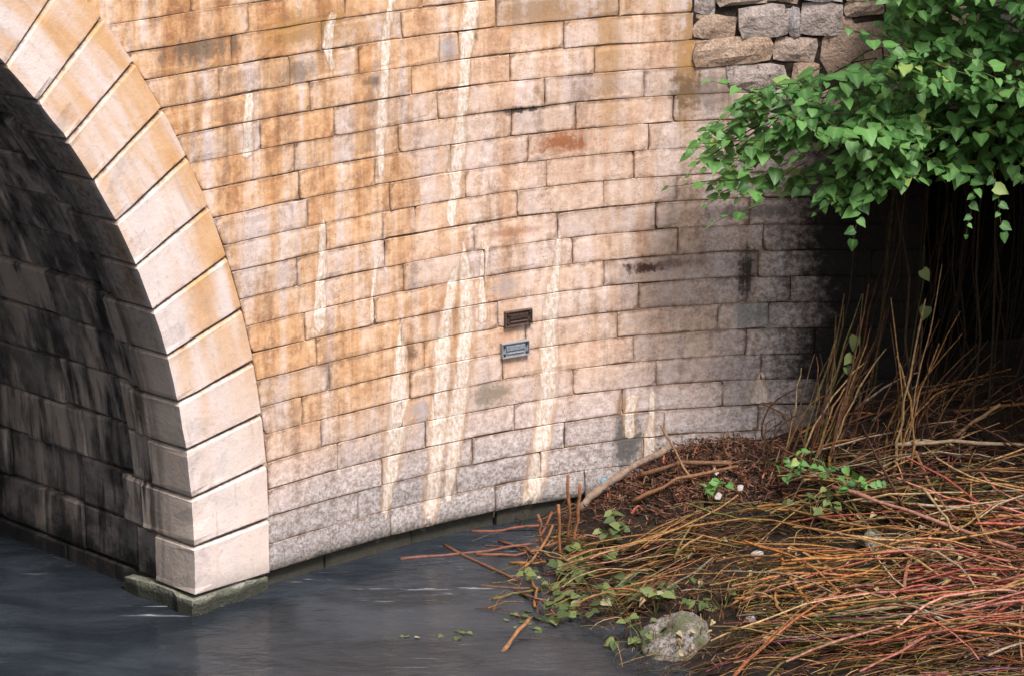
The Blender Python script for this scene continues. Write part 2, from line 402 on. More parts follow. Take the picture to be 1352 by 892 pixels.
def mat_water():
    k = NT('river_water'); v = k.obj()
    vv = k.scale(v, (1., 2.1, 1.))
    w1 = k.noise(vv, 1.3, 3, .5, .4); w2 = k.noise(vv, 5.0, 3, .55, .6); w3 = k.noise(vv, 19, 2, .5)
    h = k.math('ADD', k.math('MULTIPLY', w1, 1.0), k.math('ADD', k.math('MULTIPLY', w2, .30), k.math('MULTIPLY', w3, .06)))
    sw = k.noise(vv, .7, 4, .6, 1.2)
    c = k.mix(k.ss(sw, .3, .7), (.015,.019,.024), (.038,.045,.055))
    fl = k.noise(k.scale(v, (1., 5.5, 1.)), 2.6, 6, .62, .6); pat = k.noise(v, .55, 2)
    foam = k.math('MULTIPLY', k.ss(fl, .62, .70), k.ss(pat, .48, .60))
    c = k.mix(k.math('MULTIPLY', foam, .7), c, (.36,.39,.42))
    k.done(c, .14, k.bump(h, .45, .06), .30)
    k.bsdf.inputs['IOR'].default_value = 1.30
    return k.m

def mat_boulder():
    k = NT('mossy_boulder'); v = k.obj(); n = k.noise(v, 7, 5, .65); f = k.noise(v, 40, 4, .6); g = k.noise(v, 4, 4, .6)
    c = k.mix(k.ss(f, .35, .65), (.30,.26,.235), (.09,.08,.07))
    c = k.mix(k.ss(g, .47, .62, 0., .80), c, k.mix(f, (.03,.042,.012), (.12,.13,.05)))
    c = k.mix(k.ss(n, .62, .75, 0., .7), c, (.05,.045,.035))
    return k.done(c, .85, k.bump(k.math('ADD', n, k.math('MULTIPLY', f, .5)), .7, .03), .3)

M = dict(mortar=mat_mortar(), vous=mat_voussoir(), barrel=mat_barrel(), plinth=mat_plinth(),
         rubble=mat_rubble(), leaf=mat_leaf(), dull=mat_dull_leaf(), water=mat_water(), boulder=mat_boulder(),
         soil=mat_simple('wet_humus', (.012,.009,.007), (.030,.020,.014), 9, .95, .9, .04),
         shade_soil=mat_simple('shaded_humus', (.003,.0025,.002), (.010,.008,.006), 9, .97, .9, .04, .05),  # soil with the hollow's shade put into its colour
         gap=mat_simple('damp_joint_earth', (.012,.009,.007), (.05,.036,.028), 18, .95, .6, .02),
         cane=mat_tint('dead_cane', .92, 30, .5), bark=mat_tint('stem_bark', .8, 25),
         plate_dark=mat_simple('rusted_iron', (.028,.018,.015), (.075,.042,.032), 60, .6, .4, .003, .4),
         plate_dark_rim=mat_simple('worn_iron_rim', (.07,.045,.038), (.15,.10,.08), 50, .6, .3, .003, .4),
         plate_blue=mat_simple('weathered_zinc', (.15,.17,.20), (.27,.29,.32), 60, .55, .3, .003, .4),
         plate_blue_rim=mat_simple('zinc_rim', (.22,.23,.25), (.36,.36,.36), 50, .55, .3, .003, .4),
         bolt=mat_simple('dark_bolt', (.02,.018,.018), (.05,.045,.045), 80, .6, .2, .002, .4),
         paper=mat_simple('pale_scrap', (.26,.23,.21), (.46,.42,.38), 30, .8, .4, .006),
         blue=mat_simple('blue_film', (.10,.33,.48), (.16,.45,.60), 30, .35, .4, .006, .5),
         dryleaf=mat_simple('withered_leaf', (.30,.24,.13), (.44,.36,.20), 40, .8, .3, .004))

# ------------------------------------------------------------------ wing wall plan curve
X0, Y0, PSI0, K1, K2 = -2.6143, 21.2667, 0.7721, 0.0006, 0.0227
SMAX = 5.9
_cur = [(X0, Y0, PSI0)]
DS = 0.02
for i in range(600):
    s = min((i + .5) * DS, SMAX)
    ps = PSI0 + K1 * s + K2 * s * s
    x, y, _ = _cur[-1]
    _cur.append((x + math.sin(ps) * DS, y + math.cos(ps) * DS, PSI0 + K1 * min((i + 1) * DS, SMAX) + K2 * min((i + 1) * DS, SMAX) ** 2))
def W(s, off, z):
    """point at distance s along the wall face, off metres towards the viewer, height z"""
    if s <= 0:
        x, y, ps = X0 + s * math.sin(PSI0), Y0 + s * math.cos(PSI0), PSI0
    else:
        f = s / DS; i = min(int(f), 598); t = f - i
        a, b = _cur[i], _cur[i + 1]
        x, y, ps = (a[j] + (b[j] - a[j]) * t for j in range(3))
    return Vector((x + math.cos(ps) * off, y - math.sin(ps) * off, z))

# ------------------------------------------------------------------ the arch ring
INC, INR = (-5.15, 0.80), 5.427
def s_in(z):  return INC[0] + math.sqrt(max(INR ** 2 - (z - INC[1]) ** 2, 0)) if z > INC[1] else INC[0] + INR
ZL = lambda k: 8.326 - 3.8378 - k * 0.22             # bed joint below course k
RING = 0.735                                          # ring thickness
bridge = thing('stone_arch', W(0.63, 0, 0), 'pale stone arch with deep grooved joints curving over the dark opening', 'arch')
joints = [((0.272, .315), (1.003, .294))]             # (inner), (outer) ends of each joint, bottom up
for zi, zo in ((.702, .745), (1.085, 1.185)):
    joints.append(((INC[0] + math.sqrt(INR**2 - max(zi - .8, 0)**2), zi), (INC[0] + math.sqrt((INR+RING)**2 - max(zo - .8, 0)**2), zo)))
a0 = math.asin((1.085 - .8) / INR)
for i in range(1, 15):
    a = a0 + i * R(4.06)
    jo = INR + RING + min(i * .004, .04)
    joints.append(((INC[0] + INR * math.cos(a), .8 + INR * math.sin(a)), (INC[0] + jo * math.cos(a + .004), .8 + jo * math.sin(a + .004))))
PROJ = 0.035
def voussoir(lo, hi, idx):
    (il, ol), (ih, oh) = lo, hi
    NR = 4
    ch = .015
    verts, uvs, faces, tn = [], [], [], []
    H = math.hypot(ih[0] - il[0], ih[1] - il[1])
    gp = .007 + rnd.uniform(0, .003)
    worn = idx > 9
    layers = [(gp / H, ch), ((gp + ch * .9) / H, 0), (.15, 0), (.5, 0), (.85, 0), (1 - (gp + ch * 1.15) / H, 0), (1 - gp / H, ch * 1.3)]
    dep = .56 if idx % 2 else .42
    prof = []
    for t, ins in layers:
        row = []
        bi = (il[0] + (ih[0] - il[0]) * t, il[1] + (ih[1] - il[1]) * t)
        bo = (ol[0] + (oh[0] - ol[0]) * t, ol[1] + (oh[1] - ol[1]) * t)
        j = lambda a=.0035: rnd.uniform(-a, a)
        arr = (.026 if worn else .010)
        # loop: soffit back -> soffit front arris -> across the face -> extrados front -> extrados back
        for d in (dep, .22, 0.0):
            f = ins / RING
            p = (bi[0] + (bo[0] - bi[0]) * f, bi[1] + (bo[1] - bi[1]) * f)
            q = max(0, rnd.gauss(0, arr)) if d == 0 else 0
            front = PROJ - ins - q if d == 0 else -d
            row.append((p[0] + j() + q, p[1] + j(), front, -d))
        for n in range(1, NR + 1):
            f = n / NR
            p = (bi[0] + (bo[0] - bi[0]) * f, bi[1] + (bo[1] - bi[1]) * f)
            row.append((p[0] + j(.002), p[1] + j(), PROJ - ins + j(.002), f))
        row.append((bo[0], bo[1], -.2, 1.0))
        prof.append(row)
    m = len(prof[0])
    for row in prof:
        for (s, z, off, u) in row:
            verts.append(W(s, 0, z) + Vector((math.cos(PSI0) * off, -math.sin(PSI0) * off, 0)))
            uvs.append((u, z))
            tn.append((1, 1, 1) if row is prof[0] else (.5, .5, .5) if row is prof[1] else (.60, .60, .60) if row is prof[-1] else (.22, .22, .22) if row is prof[-2] else (0, 0, 0))
    L = len(prof)
    for r in range(L - 1):
        for c in range(m - 1):
            faces.append((r * m + c, r * m + c + 1, (r + 1) * m + c + 1, (r + 1) * m + c))
    faces.append(tuple(range(m - 1, -1, -1)))
    faces.append(tuple(range((L - 1) * m, L * m)))
    return mesh('voussoir', verts, faces, M['vous'], uvs, tn)
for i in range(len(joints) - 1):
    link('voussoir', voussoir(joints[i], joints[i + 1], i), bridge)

def arch_uv(s, d, z):      # s along face, d into the vault
    p = W(s, 0, z)
    return Vector((p.x - math.cos(PSI0) * d, p.y + math.sin(PSI0) * d, z)) if s <= 0 else W(0, 0, z) + Vector((math.sin(PSI0) * s - math.cos(PSI0) * d, math.cos(PSI0) * s + math.sin(PSI0) * d, 0))
# stones of the vault behind the ring
angs = [(-.22)] + [0.0]
def vault_pt(a, d, rec):    # a = metres of arc above springing
    if a <= 0: s, z = INC[0] + INR + rec, .8 + a
    else:
        t = a / INR; s, z = INC[0] + (INR + rec) * math.cos(t), .8 + (INR + rec) * math.sin(t)
    return arch_uv(s, d, z)
beds = [-.95, -.485, -.10] + [.287 + .385 * i for i in range(0, 13)]
rb = random.Random(5)
for bi in range(len(beds) - 1):
    d = .57 if (bi % 2) == 0 else .44
    first = True
    while d < 5.2:
        ln = rb.uniform(.12, .30) if first else rb.uniform(.45, 1.0)
        rec = .035 + rb.uniform(-.01, .025) if first else .10 + rb.uniform(-.025, .03)
        first = False
        a0_, a1_ = beds[bi] + .008, beds[bi + 1] - .008
        d0, d1 = d + .006, d + ln - .006
        vv = []
        for (ins, e) in ((0, .10), (0.0, .012), (.02, 0)):
            for aa, dd in ((a0_ + ins, d0 + ins), (a0_ + ins, d1 - ins), ((a0_ + a1_) / 2, d1 - ins), (a1_ - ins, d1 - ins), (a1_ - ins, d0 + ins), ((a0_ + a1_) / 2, d0 + ins)):
                vv.append(vault_pt(aa + rb.uniform(-.006, .006), dd + rb.uniform(-.006, .006), rec + e + rb.uniform(-.004, .004)))
        fs = []
        for r in range(2):
            for c in range(6):
                fs.append((r * 6 + c, r * 6 + (c + 1) % 6, (r + 1) * 6 + (c + 1) % 6, (r + 1) * 6 + c))
        fs.append((12, 13, 14, 17)); fs.append((14, 15, 16, 17))
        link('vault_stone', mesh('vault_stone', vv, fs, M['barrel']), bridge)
        d += ln
# vault backing (closed barrel) so that the opening is a real tunnel
vv, fs = [], []
AR = [(-1.0)] + [INR * math.pi * i / 40 for i in range(41)] + [INR * math.pi + 1.0]
def vb(a, d):
    rec = .16
    if a < 0: return arch_uv(INC[0] + INR + rec, d, .8 + a)
    if a > INR * math.pi: return arch_uv(INC[0] - INR - rec, d, .8 - (a - INR * math.pi))
    t = a / INR
    return arch_uv(INC[0] + (INR + rec) * math.cos(t), d, .8 + (INR + rec) * math.sin(t))
for a in AR:
    vv += [vb(a, .1), vb(a, 16.)]
for i in range(len(AR) - 1): fs.append((2 * i, 2 * i + 1, 2 * i + 3, 2 * i + 2))
n0 = len(vv)
fs.append(tuple(2 * i + 1 for i in range(len(AR))))          # far end in darkness
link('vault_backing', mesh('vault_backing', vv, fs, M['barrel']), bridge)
# spandrel over the unseen half of the arch
vv, fs = [], []
for i in range(41):
    t = math.pi * i / 40
    so, zo = INC[0] + (INR + .45) * math.cos(t), .8 + (INR + .45) * math.sin(t)
    vv += [arch_uv(so, .03, zo), arch_uv(so, .03, 8.2)]
for i in range(12, 40): fs.append((2 * i, 2 * i + 1, 2 * i + 3, 2 * i + 2))
link('spandrel', mesh('spandrel', vv, fs, M['mortar']), bridge)
# footing ledge at the water
def ledge(pts_top, zt, zb, name, parent, mat, jit=.018):
    n = len(pts_top); vv = []
    for p in pts_top: vv.append(Vector((p.x + rnd.uniform(-jit, jit), p.y + rnd.uniform(-jit, jit), zt + rnd.uniform(-jit, jit))))
    for p in pts_top: vv.append(Vector((p.x, p.y, zb)))
    fs = [tuple(range(n))] + [(i, i + n, (i + 1) % n + n, (i + 1) % n) for i in range(n)]
    return link(name, mesh(name, vv, fs, mat), parent)
outl = [arch_uv(.24 - .012, d, 0) for d in (.78, .6, .4, .2, .1)] + [arch_uv(.225 + t, -.040, 0) for t in (0, .06, .14, .2, .3, .38, .47, .55, .62, .7, .76)] + [arch_uv(.99, .2, 0), arch_uv(.9, .78, 0)]
ledge(outl, .292, -.5, 'footing_ledge', bridge, M['plinth'])

# ------------------------------------------------------------------ the wing wall, stone by stone
wing = thing('wing_wall', W(3.0, 0, 0), 'curved wing wall of coursed granite blocks streaked with white lime and rust', 'wall')
JT = {-1:[.44,1.3,2.2,3.1,4.0,4.7],0:[.97,1.89,2.62,3.55,4.45],1:[.81,1.66,2.42,3.29,4.38],2:[.68,1.35,2.01,2.77,2.95,3.9],3:[1.54,2.51,3.42,4.17],
 4:[1.06,1.77,2.75,3.73,4.6],5:[1.38,2.38,3.43,4.01,4.85],6:[1.42,2.15,2.87,3.58,4.64,5.45],7:[1.49,2.29,3.0,3.75,4.52,5.3],8:[1.67,2.22,2.53,3.48,4.26,4.89,5.6],
 9:[1.38,2.23,3.08,3.85,4.71,5.5],10:[1.6,2.41,3.18,3.98,4.9],11:[1.44,2.12,3.18,4.26,5.58],12:[1.55,2.38,3.3,4.57,5.49,5.85],13:[1.67,2.6,3.56,4.38,5.25,5.67],
 14:[1.4,2.46,3.34,4.53,5.49],15:[1.58,2.38,2.69,3.99,4.73,5.62],16:[1.73,2.6,3.45,4.43,5.3],17:[2.17,3.05,3.91,4.8,5.6],18:[1.93,2.9,3.7,4.62,5.4],19:[2.25,3.27,4.1,5.0]}
rw = random.Random(3)
for k in (-2, -3, -4):
    x = 0.1 + rw.uniform(0, .5); JT[k] = []
    while x < 5.0: JT[k].append(round(x, 2)); x += rw.uniform(.6, 1.0)
def s_ring(z):
    """extrados of the ring at height z (where the wall's courses start)"""
    if z <= .8: return INC[0] + INR + RING
    r = INR + RING + .035
    return INC[0] + math.sqrt(max(r * r - (z - .8) ** 2, 0))
def s_end(k):
    if k <= 1: return 5.0
    if k == 2: return 5.01
    if k == 3: return 5.29
    if k == 4: return 5.60
    if k == 5: return 5.9
    return 6.95
def block(sl0, sl1, s1, z0, z1, off, name='block', mat=None):
    """sl0/sl1: left end at the bottom/top bed (slanted beside the ring); s1: right end"""
    NX = max(3, min(5, int((s1 - sl0) / .26) + 2)); NZ = 3
    ew = min(.045, (s1 - sl0) * .2)
    jj = lambda a=.004: rw.uniform(-a, a)
    grid, uv = [], []
    b = .0045
    for jz in range(NZ + 1):
        tz = (0, .20, .80, 1)[jz]
        for ix in range(NX + 1):
            tx = ix / NX
            zb, zt = z0 + b, z1 - b
            z = zb + (zt - zb) * tz
            a = sl0 + (sl1 - sl0) * tz + b
            wd = s1 - b - a
            s = a if ix == 0 else a + wd if ix == NX else a + ew + (wd - 2 * ew) * (ix - 1) / (NX - 2)
            edge = ix in (0, NX) or jz in (0, NZ)
            s += jj(.005); z += jj(.003)
            if ix in (0, NX) and jz in (0, NZ) and rw.random() < .22:      # a knocked-off corner
                q = rw.uniform(.004, .015); s += q if ix == 0 else -q; z += q * .7 if jz == 0 else -q * .7
            elif edge and rw.random() < .18: z += .006 * (1 if jz == 0 else -1 if jz == NZ else 0)
            o = off + (jj(.003) if not edge else jj(.003) - abs(jj(.004)))
            grid.append((s, z, o))
    per = [i for i in range(NX + 1)] + [(NX + 1) * r + NX for r in range(1, NZ + 1)] + [(NX + 1) * NZ + c for c in range(NX - 1, -1, -1)] + [(NX + 1) * r for r in range(NZ - 1, 0, -1)]
    verts = [g for g in grid]
    faces = []
    for jz in range(NZ):
        for ix in range(NX):
            q = jz * (NX + 1) + ix
            faces.append((q, q + 1, q + NX + 2, q + NX + 1))
    n = len(verts); cs, cz = (sl0 + s1) / 2, (z0 + z1) / 2
    hw, hh = (s1 - sl0) / 2, (z1 - z0) / 2
    for e, d in ((.004, -.006), (.0045, -.11)):
        for i in per:
            s, z, o = grid[i]
            ex = e if s > cs + hw * .8 else (-e if s < cs - hw * .8 else 0)
            ez = e if z > cz + hh * .6 else (-e if z < cz - hh * .6 else 0)
            verts.append((s + ex, z + ez, o + d))
    m = len(per)
    for r in range(2):
        a = n + (r - 1) * m
        for c in range(m):
            i0 = per[c] if r == 0 else n + c; i1 = per[(c + 1) % m] if r == 0 else n + (c + 1) % m
            j0 = n + r * m + c; j1 = n + r * m + (c + 1) % m
            faces.append((i0, j0, j1, i1))
    ps_ = set(per); tn = [((1, 1, 1) if (i >= n or i in ps_) else (0, 0, 0)) for i in range(len(verts))]
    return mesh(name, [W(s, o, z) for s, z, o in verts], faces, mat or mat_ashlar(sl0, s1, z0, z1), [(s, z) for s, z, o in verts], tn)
for k in sorted(JT):
    z1, z0 = ZL(k - 1), ZL(k)
    z0 += rw.uniform(-.004, .004)
    g = .0022
    L0, L1 = s_ring(z0), s_ring(z1)
    js = [j for j in JT[k] if j > max(L0, L1) + .06]
    end = s_end(k)
    x = (js[-1] if js else L0)
    while x < end - 1.3:
        x += rw.uniform(.55, 1.05); js.append(x)
    js = [j for j in js if j < end - .08] + [end]
    a0_, a1_ = L0 + .006, L1 + .006
    for j in js:
        gv = rw.choice((.0003, .0008, .002, .004))
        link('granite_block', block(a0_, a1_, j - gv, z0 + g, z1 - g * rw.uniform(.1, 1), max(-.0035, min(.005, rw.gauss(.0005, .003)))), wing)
        a0_ = a1_ = j + gv
# footing course, set back, dark with weed and painted shade
z1 = ZL(19); xs = 1.0
while xs < 6.2:
    ln = rw.uniform(.5, .9)
    link('footing_block', block(xs + .01, xs + .01, xs + ln, -.35, z1 + .004, -.05 + rw.uniform(-.03, .012), 'footing_block'), wing)
    xs += ln
# mortar bed behind the blocks
vv, fs = [], []
NS = 70
for i in range(NS + 1):
    s = 0.15 + i / NS * (6.9 - .15)
    for z in (.22, .52, 2., 3., 4., 5.2):
        vv.append((max(s, s_ring(z) - .02) if s < 1.2 else s, z))
for i in range(NS):
    for j in range(5):
        q = i * 6 + j
        fs.append((q, q + 6, q + 7, q + 1))
link('mortar_bed', mesh('mortar_bed', [W(s, -.013 if z > .5 else -.10, z) for s, z in vv], fs, M['mortar'], vv), wing)

# ------------------------------------------------------------------ rubble masonry at the far end
rub = thing('rubble_wall', W(6.0, 0, 3.4), 'rough rubble masonry of brown and grey stones at the top behind the knotweed', 'wall')
RUB = [(5.02,5.36,4.06,4.24),(5.38,5.77,4.06,4.31),(5.20,5.60,4.325,4.43),(5.785,5.875,4.06,4.29),(5.885,6.22,4.07,4.33),(6.24,6.55,4.23,4.34),
 (5.01,5.66,3.84,4.05),(5.675,6.02,3.86,4.05),(6.04,6.72,3.70,4.22),(5.30,5.78,3.64,3.83),(5.82,6.03,3.64,3.84),(5.62,5.95,3.52,3.63),(6.57,6.80,4.24,4.42),
 (6.23,6.55,4.355,4.50),(5.61,5.87,4.34,4.50),(5.02,5.19,4.26,4.48),(5.02,5.5,4.50,4.70),(5.52,6.0,4.52,4.72),(6.02,6.6,4.52,4.75),(5.89,6.21,4.35,4.50),
 (5.97,6.5,3.42,3.62),(6.52,6.9,3.45,3.68),(6.75,7.3,3.72,4.0),(6.82,7.4,4.02,4.3),(6.92,7.5,3.45,3.7),(6.62,7.2,4.45,4.7),(7.32,7.9,3.74,4.0),(7.42,8.0,4.05,4.35)]
rr = random.Random(8)
def rubble(s0, s1, z0, z1):
    vv, fs = [], []
    NX, NZ = 4, 3
    off = rr.uniform(.005, .05); s0 -= .006; s1 += .006; z0 -= .006; z1 += .006
    sk = [rr.uniform(-.028, .028) for _ in range(4)]
    sd = rr.uniform(0, 50)
    for j in range(NZ + 1):
        for i in range(NX + 1):
            u, v = i / NX, j / NZ
            uu, v2 = u * 2 - 1, v * 2 - 1
            rr_ = max(abs(uu), abs(v2))
            # pull the corners in so that outlines are rounded
            kx = 1 - .06 * (abs(v2) ** 4) * rr.uniform(.5, 1.5); kz = 1 - .09 * (abs(uu) ** 4) * rr.uniform(.4, 1.6)
            s = (s0 + s1) / 2 + (s1 - s0) / 2 * uu * kx + sk[0] * v2 * .6
            z = (z0 + z1) / 2 + (z1 - z0) / 2 * v2 * kz + sk[1] * uu * .7
            o = off + .006 * (1 - rr_ ** 3) - (.016 if rr_ > .99 else 0) + rr.uniform(-.010, .010)
            s += rr.uniform(-.008, .008); z += rr.uniform(-.007, .007)
            vv.append((s, z, o))
    for j in range(NZ):
        for i in range(NX):
            q = j * (NX + 1) + i; fs.append((q, q + 1, q + NX + 2, q + NX + 1))
    per = [i for i in range(NX + 1)] + [(NX + 1) * r + NX for r in range(1, NZ + 1)] + [(NX + 1) * NZ + c for c in range(NX - 1, -1, -1)] + [(NX + 1) * r for r in range(NZ - 1, 0, -1)]
    n = len(vv)
    for i in per: vv.append((vv[i][0], vv[i][1], -.10))
    for c in range(len(per)): fs.append((per[c], n + c, n + (c + 1) % len(per), per[(c + 1) % len(per)]))
    return mesh('rubble_stone', [W(s, o, z) for s, z, o in vv], fs, M['rubble'])
for r_ in RUB: link('rubble_stone', rubble(*r_), rub)
vv, fs = [], []
for i in range(20):
    s = 4.98 + i * .19
    for z in (.4, 3.40, 5.1): vv.append(W(s, -.006 if z > 3 else -.05, z))
for i in range(19):
    for j in (0, 1):
        if j == 0: continue
        q = i * 3 + j; fs.append((q, q + 3, q + 4, q + 1))
link('earth_joint', mesh('earth_joint', vv, fs, M['gap']), rub)

# ------------------------------------------------------------------ ground, bank and water
def lerp_tab(tab, x):
    if x <= tab[0][0]: return tab[0][1]
    for (a, b), (c, d) in zip(tab, tab[1:]):
        if x <= c: return b + (d - b) * (x - a) / (c - a)
    return tab[-1][1]
EDGE = [(15, 2.6), (17, 1.9), (19, 1.15), (20.6, .70), (21.2, .45), (22.05, .18), (22.6, .12), (23.3, .10), (23.8, .18), (24.4, .5)]
RISE = [(-1.5, -.6), (-.4, -.15), (0, .08), (.3, .16), (.7, .23), (1.2, .31), (2., .40), (3.2, .50), (6, .8), (30, 2.)]
def sstep(x): x = min(max(x, 0), 1); return x * x * (3 - 2 * x)
def ground(x, y):
    d = x - lerp_tab(EDGE, y)
    h = lerp_tab(RISE, d)
    h += .34 * sstep((y - 22.3) / 1.5) * sstep(d / 1.3)
    h += .30 * sstep((y - 23.3) / .8) * sstep((x - 2.2) / 1.0)
    h += .05 * mnoise.noise(Vector((x * 1.7, y * 1.7, 0))) * sstep(d + .3) + .02 * mnoise.noise(Vector((x * 6, y * 6, 3)))
    return h
vv, fs = [], []
GX = [-1.2 + .1 * i for i in range(62)] + [5.2 + .6 * i for i in range(12)] + [14, 20, 40]
GY = [10, 12, 14, 16, 17] + [18 + .12 * i for i in range(57)] + [25.5, 27]
for y in GY:
    for x in GX: vv.append((x, y, ground(x, y)))
for j in range(len(GY) - 1):
    for i in range(len(GX) - 1):
        q = j * len(GX) + i; fs.append((q, q + 1, q + len(GX) + 1, q + len(GX)))
tag(link('river_bank', mesh('river_bank', vv, fs, M['soil']), None, True), kind='structure')
vv = [(-500, -500, -1.2), (500, -500, -1.2), (500, 500, -1.2), (-500, 500, -1.2)]
tag(link('river_bed', mesh('river_bed', vv, [(0, 1, 2, 3)], M['soil'])), kind='structure')
WL = .17
vv = [(-500, -500, WL), (500, -500, WL), (500, 500, WL), (-500, 500, WL)]
tag(link('water', mesh('water', vv, [(0, 1, 2, 3)], M['water'])), kind='structure')

# added earth recess where the wall stops, shaped and blackened to stay dark
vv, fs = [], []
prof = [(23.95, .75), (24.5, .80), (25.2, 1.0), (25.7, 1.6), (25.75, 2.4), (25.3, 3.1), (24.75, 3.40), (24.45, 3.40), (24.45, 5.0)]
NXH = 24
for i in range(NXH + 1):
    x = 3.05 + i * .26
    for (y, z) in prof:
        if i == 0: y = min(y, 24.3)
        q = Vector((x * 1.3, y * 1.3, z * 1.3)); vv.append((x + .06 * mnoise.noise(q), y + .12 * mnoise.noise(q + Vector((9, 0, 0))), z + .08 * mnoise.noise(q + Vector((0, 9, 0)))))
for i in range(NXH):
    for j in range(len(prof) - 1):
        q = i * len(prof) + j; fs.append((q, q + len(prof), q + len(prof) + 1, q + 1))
tag(link('shade_recess', mesh('shade_recess', vv, fs, M['shade_soil']), None, True), kind='structure')

# ------------------------------------------------------------------ plaques on the wall
def wbox(s0, s1, z0, z1, o0, o1, bev=0.0):
    v = [W(s, o, z) for o in (o0,) for z in (z0, z1) for s in (s0, s1)]
    v += [W(s, o1, z) for z in (z0 + bev, z1 - bev) for s in (s0 + bev, s1 - bev)]
    f = [(4, 5, 7, 6), (0, 1, 5, 4), (1, 3, 7, 5), (3, 2, 6, 7), (2, 0, 4, 6)]
    return v, f
def join(parts):
    V, F = [], []
    for v, f in parts:
        n = len(V); V += v; F += [tuple(i + n for i in q) for q in f]
    return V, F
def plaque(s0, s1, z0, z1, label, m1, m2, rim):
    p = thing('wall_plaque', W((s0 + s1) / 2, 0, z0), label, 'plaque', 'pair of metal plaques on the wing wall')
    pt = link('plate', mesh('plate', *wbox(s0, s1, z0, z1, -.02, .022, .003), m1), p)
    a = rim
    link('rim', mesh('rim', *join([wbox(s0, s1, z0, z0 + a * 1.3, .0, .04, .004), wbox(s0, s1, z1 - a, z1, .0, .036, .004),
                                   wbox(s0, s0 + a, z0 + a * 1.3 - .002, z1 - a + .002, .0, .034, .003), wbox(s1 - a, s1, z0 + a * 1.3 - .002, z1 - a + .002, .0, .034, .003)]), m2), p)
    link('panel', mesh('panel', *wbox(s0 + .04, s1 - .04, z0 + .055, z1 - .028, .02, .032, .006), m1), pt)
    link('ridge', mesh('ridge', *wbox(s0 + .05, s1 - .05, z0 + .032, z0 + .043, .02, .034, .003), m2), pt)
    for bs in (s0 + .026, s1 - .026):
        for bz in (z0 + .030, z1 - .026):
            vv = [W(bs, .045, bz)] + [W(bs + .0085 * math.cos(t * math.pi / 3), .041, bz + .0085 * math.sin(t * math.pi / 3)) for t in range(6)] + [W(bs + .0095 * math.cos(t * math.pi / 3), .02, bz + .0095 * math.sin(t * math.pi / 3)) for t in range(6)]
            ff = [(0, 1 + t, 1 + (t + 1) % 6) for t in range(6)] + [(1 + t, 7 + t, 7 + (t + 1) % 6, 1 + (t + 1) % 6) for t in range(6)]
            link('bolt', mesh('bolt', vv, ff, M['bolt']), pt)
plaque(3.352, 3.605, 1.846, 1.976, 'dark brown rusted metal plaque, the upper of the pair', M['plate_dark'], M['plate_dark_rim'], .012)
plaque(3.318, 3.578, 1.592, 1.720, 'blue grey metal plaque with corner bolts, the lower of the pair', M['plate_blue'], M['plate_blue_rim'], .014)

# ------------------------------------------------------------------ canes and sticks
def tube(path, r0, r1, tint, sides=5, V=None, F=None, T=None, knots=False):
    if V is None: V, F, T = [], [], []
    n0 = len(V); n = len(path)
    up = Vector((0.13, .2, 1))
    for i, p in enumerate(path):
        d = (path[min(i + 1, n - 1)] - path[max(i - 1, 0)])
        d = d.normalized() if d.length > 1e-9 else Vector((1, 0, 0))
        a = d.cross(up)
        a = a.normalized() if a.length > 1e-4 else Vector((1, 0, 0))
        b = a.cross(d)
        r = r0 + (r1 - r0) * i / (n - 1)
        if knots: r *= (1.16, .96, 1.05, .9, 1.2)[(i * 3 + n) % 5]
        for k in range(sides):
            t = 2 * math.pi * k / sides
            V.append(p + a * (r * math.cos(t)) + b * (r * math.sin(t)))
            f = .62 + .52 * ((i * 7 + n0 * 3) % 7) / 6
            T.append((tint[0] * f, tint[1] * f, tint[2] * f))
    for i in range(n - 1):
        for k in range(sides):
            F.append((n0 + i * sides + k, n0 + i * sides + (k + 1) % sides, n0 + (i + 1) * sides + (k + 1) % sides, n0 + (i + 1) * sides + k))
    F.append(tuple(n0 + k for k in range(sides - 1, -1, -1))); F.append(tuple(n0 + (n - 1) * sides + k for k in range(sides)))
    return V, F, T
STRAW = [(.54,.28,.10),(.60,.35,.15),(.42,.19,.065),(.66,.44,.23),(.50,.27,.11),(.26,.14,.055)]
REDS = [(.54,.16,.11),(.62,.24,.18),(.44,.12,.085),(.66,.33,.24),(.52,.19,.09)]
BROWN = [(.16,.075,.045),(.22,.10,.06),(.12,.06,.04),(.28,.14,.08),(.20,.12,.08)]
OLIVE = [(.20,.19,.06),(.26,.22,.08),(.16,.14,.05)]
PALE = [(.52,.40,.27),(.46,.36,.26)]
rc = random.Random(21)
def palette(x, y):
    u = rc.random()
    if y > 22.9: p = BROWN if u < .6 else STRAW if u < .88 else PALE
    elif x > 2.7 and y < 22.4: p = REDS if u < .36 else STRAW if u < .74 else BROWN if u < .88 else PALE
    elif y > 22.2 and x > 1.2: p = STRAW if u < .45 else BROWN if u < .75 else OLIVE
    else: p = STRAW if u < .66 else OLIVE if u < .83 else REDS if u < .91 else PALE
    c = rc.choice(p); f = rc.uniform(.55, 1.3)
    return tuple(q * f for q in c)
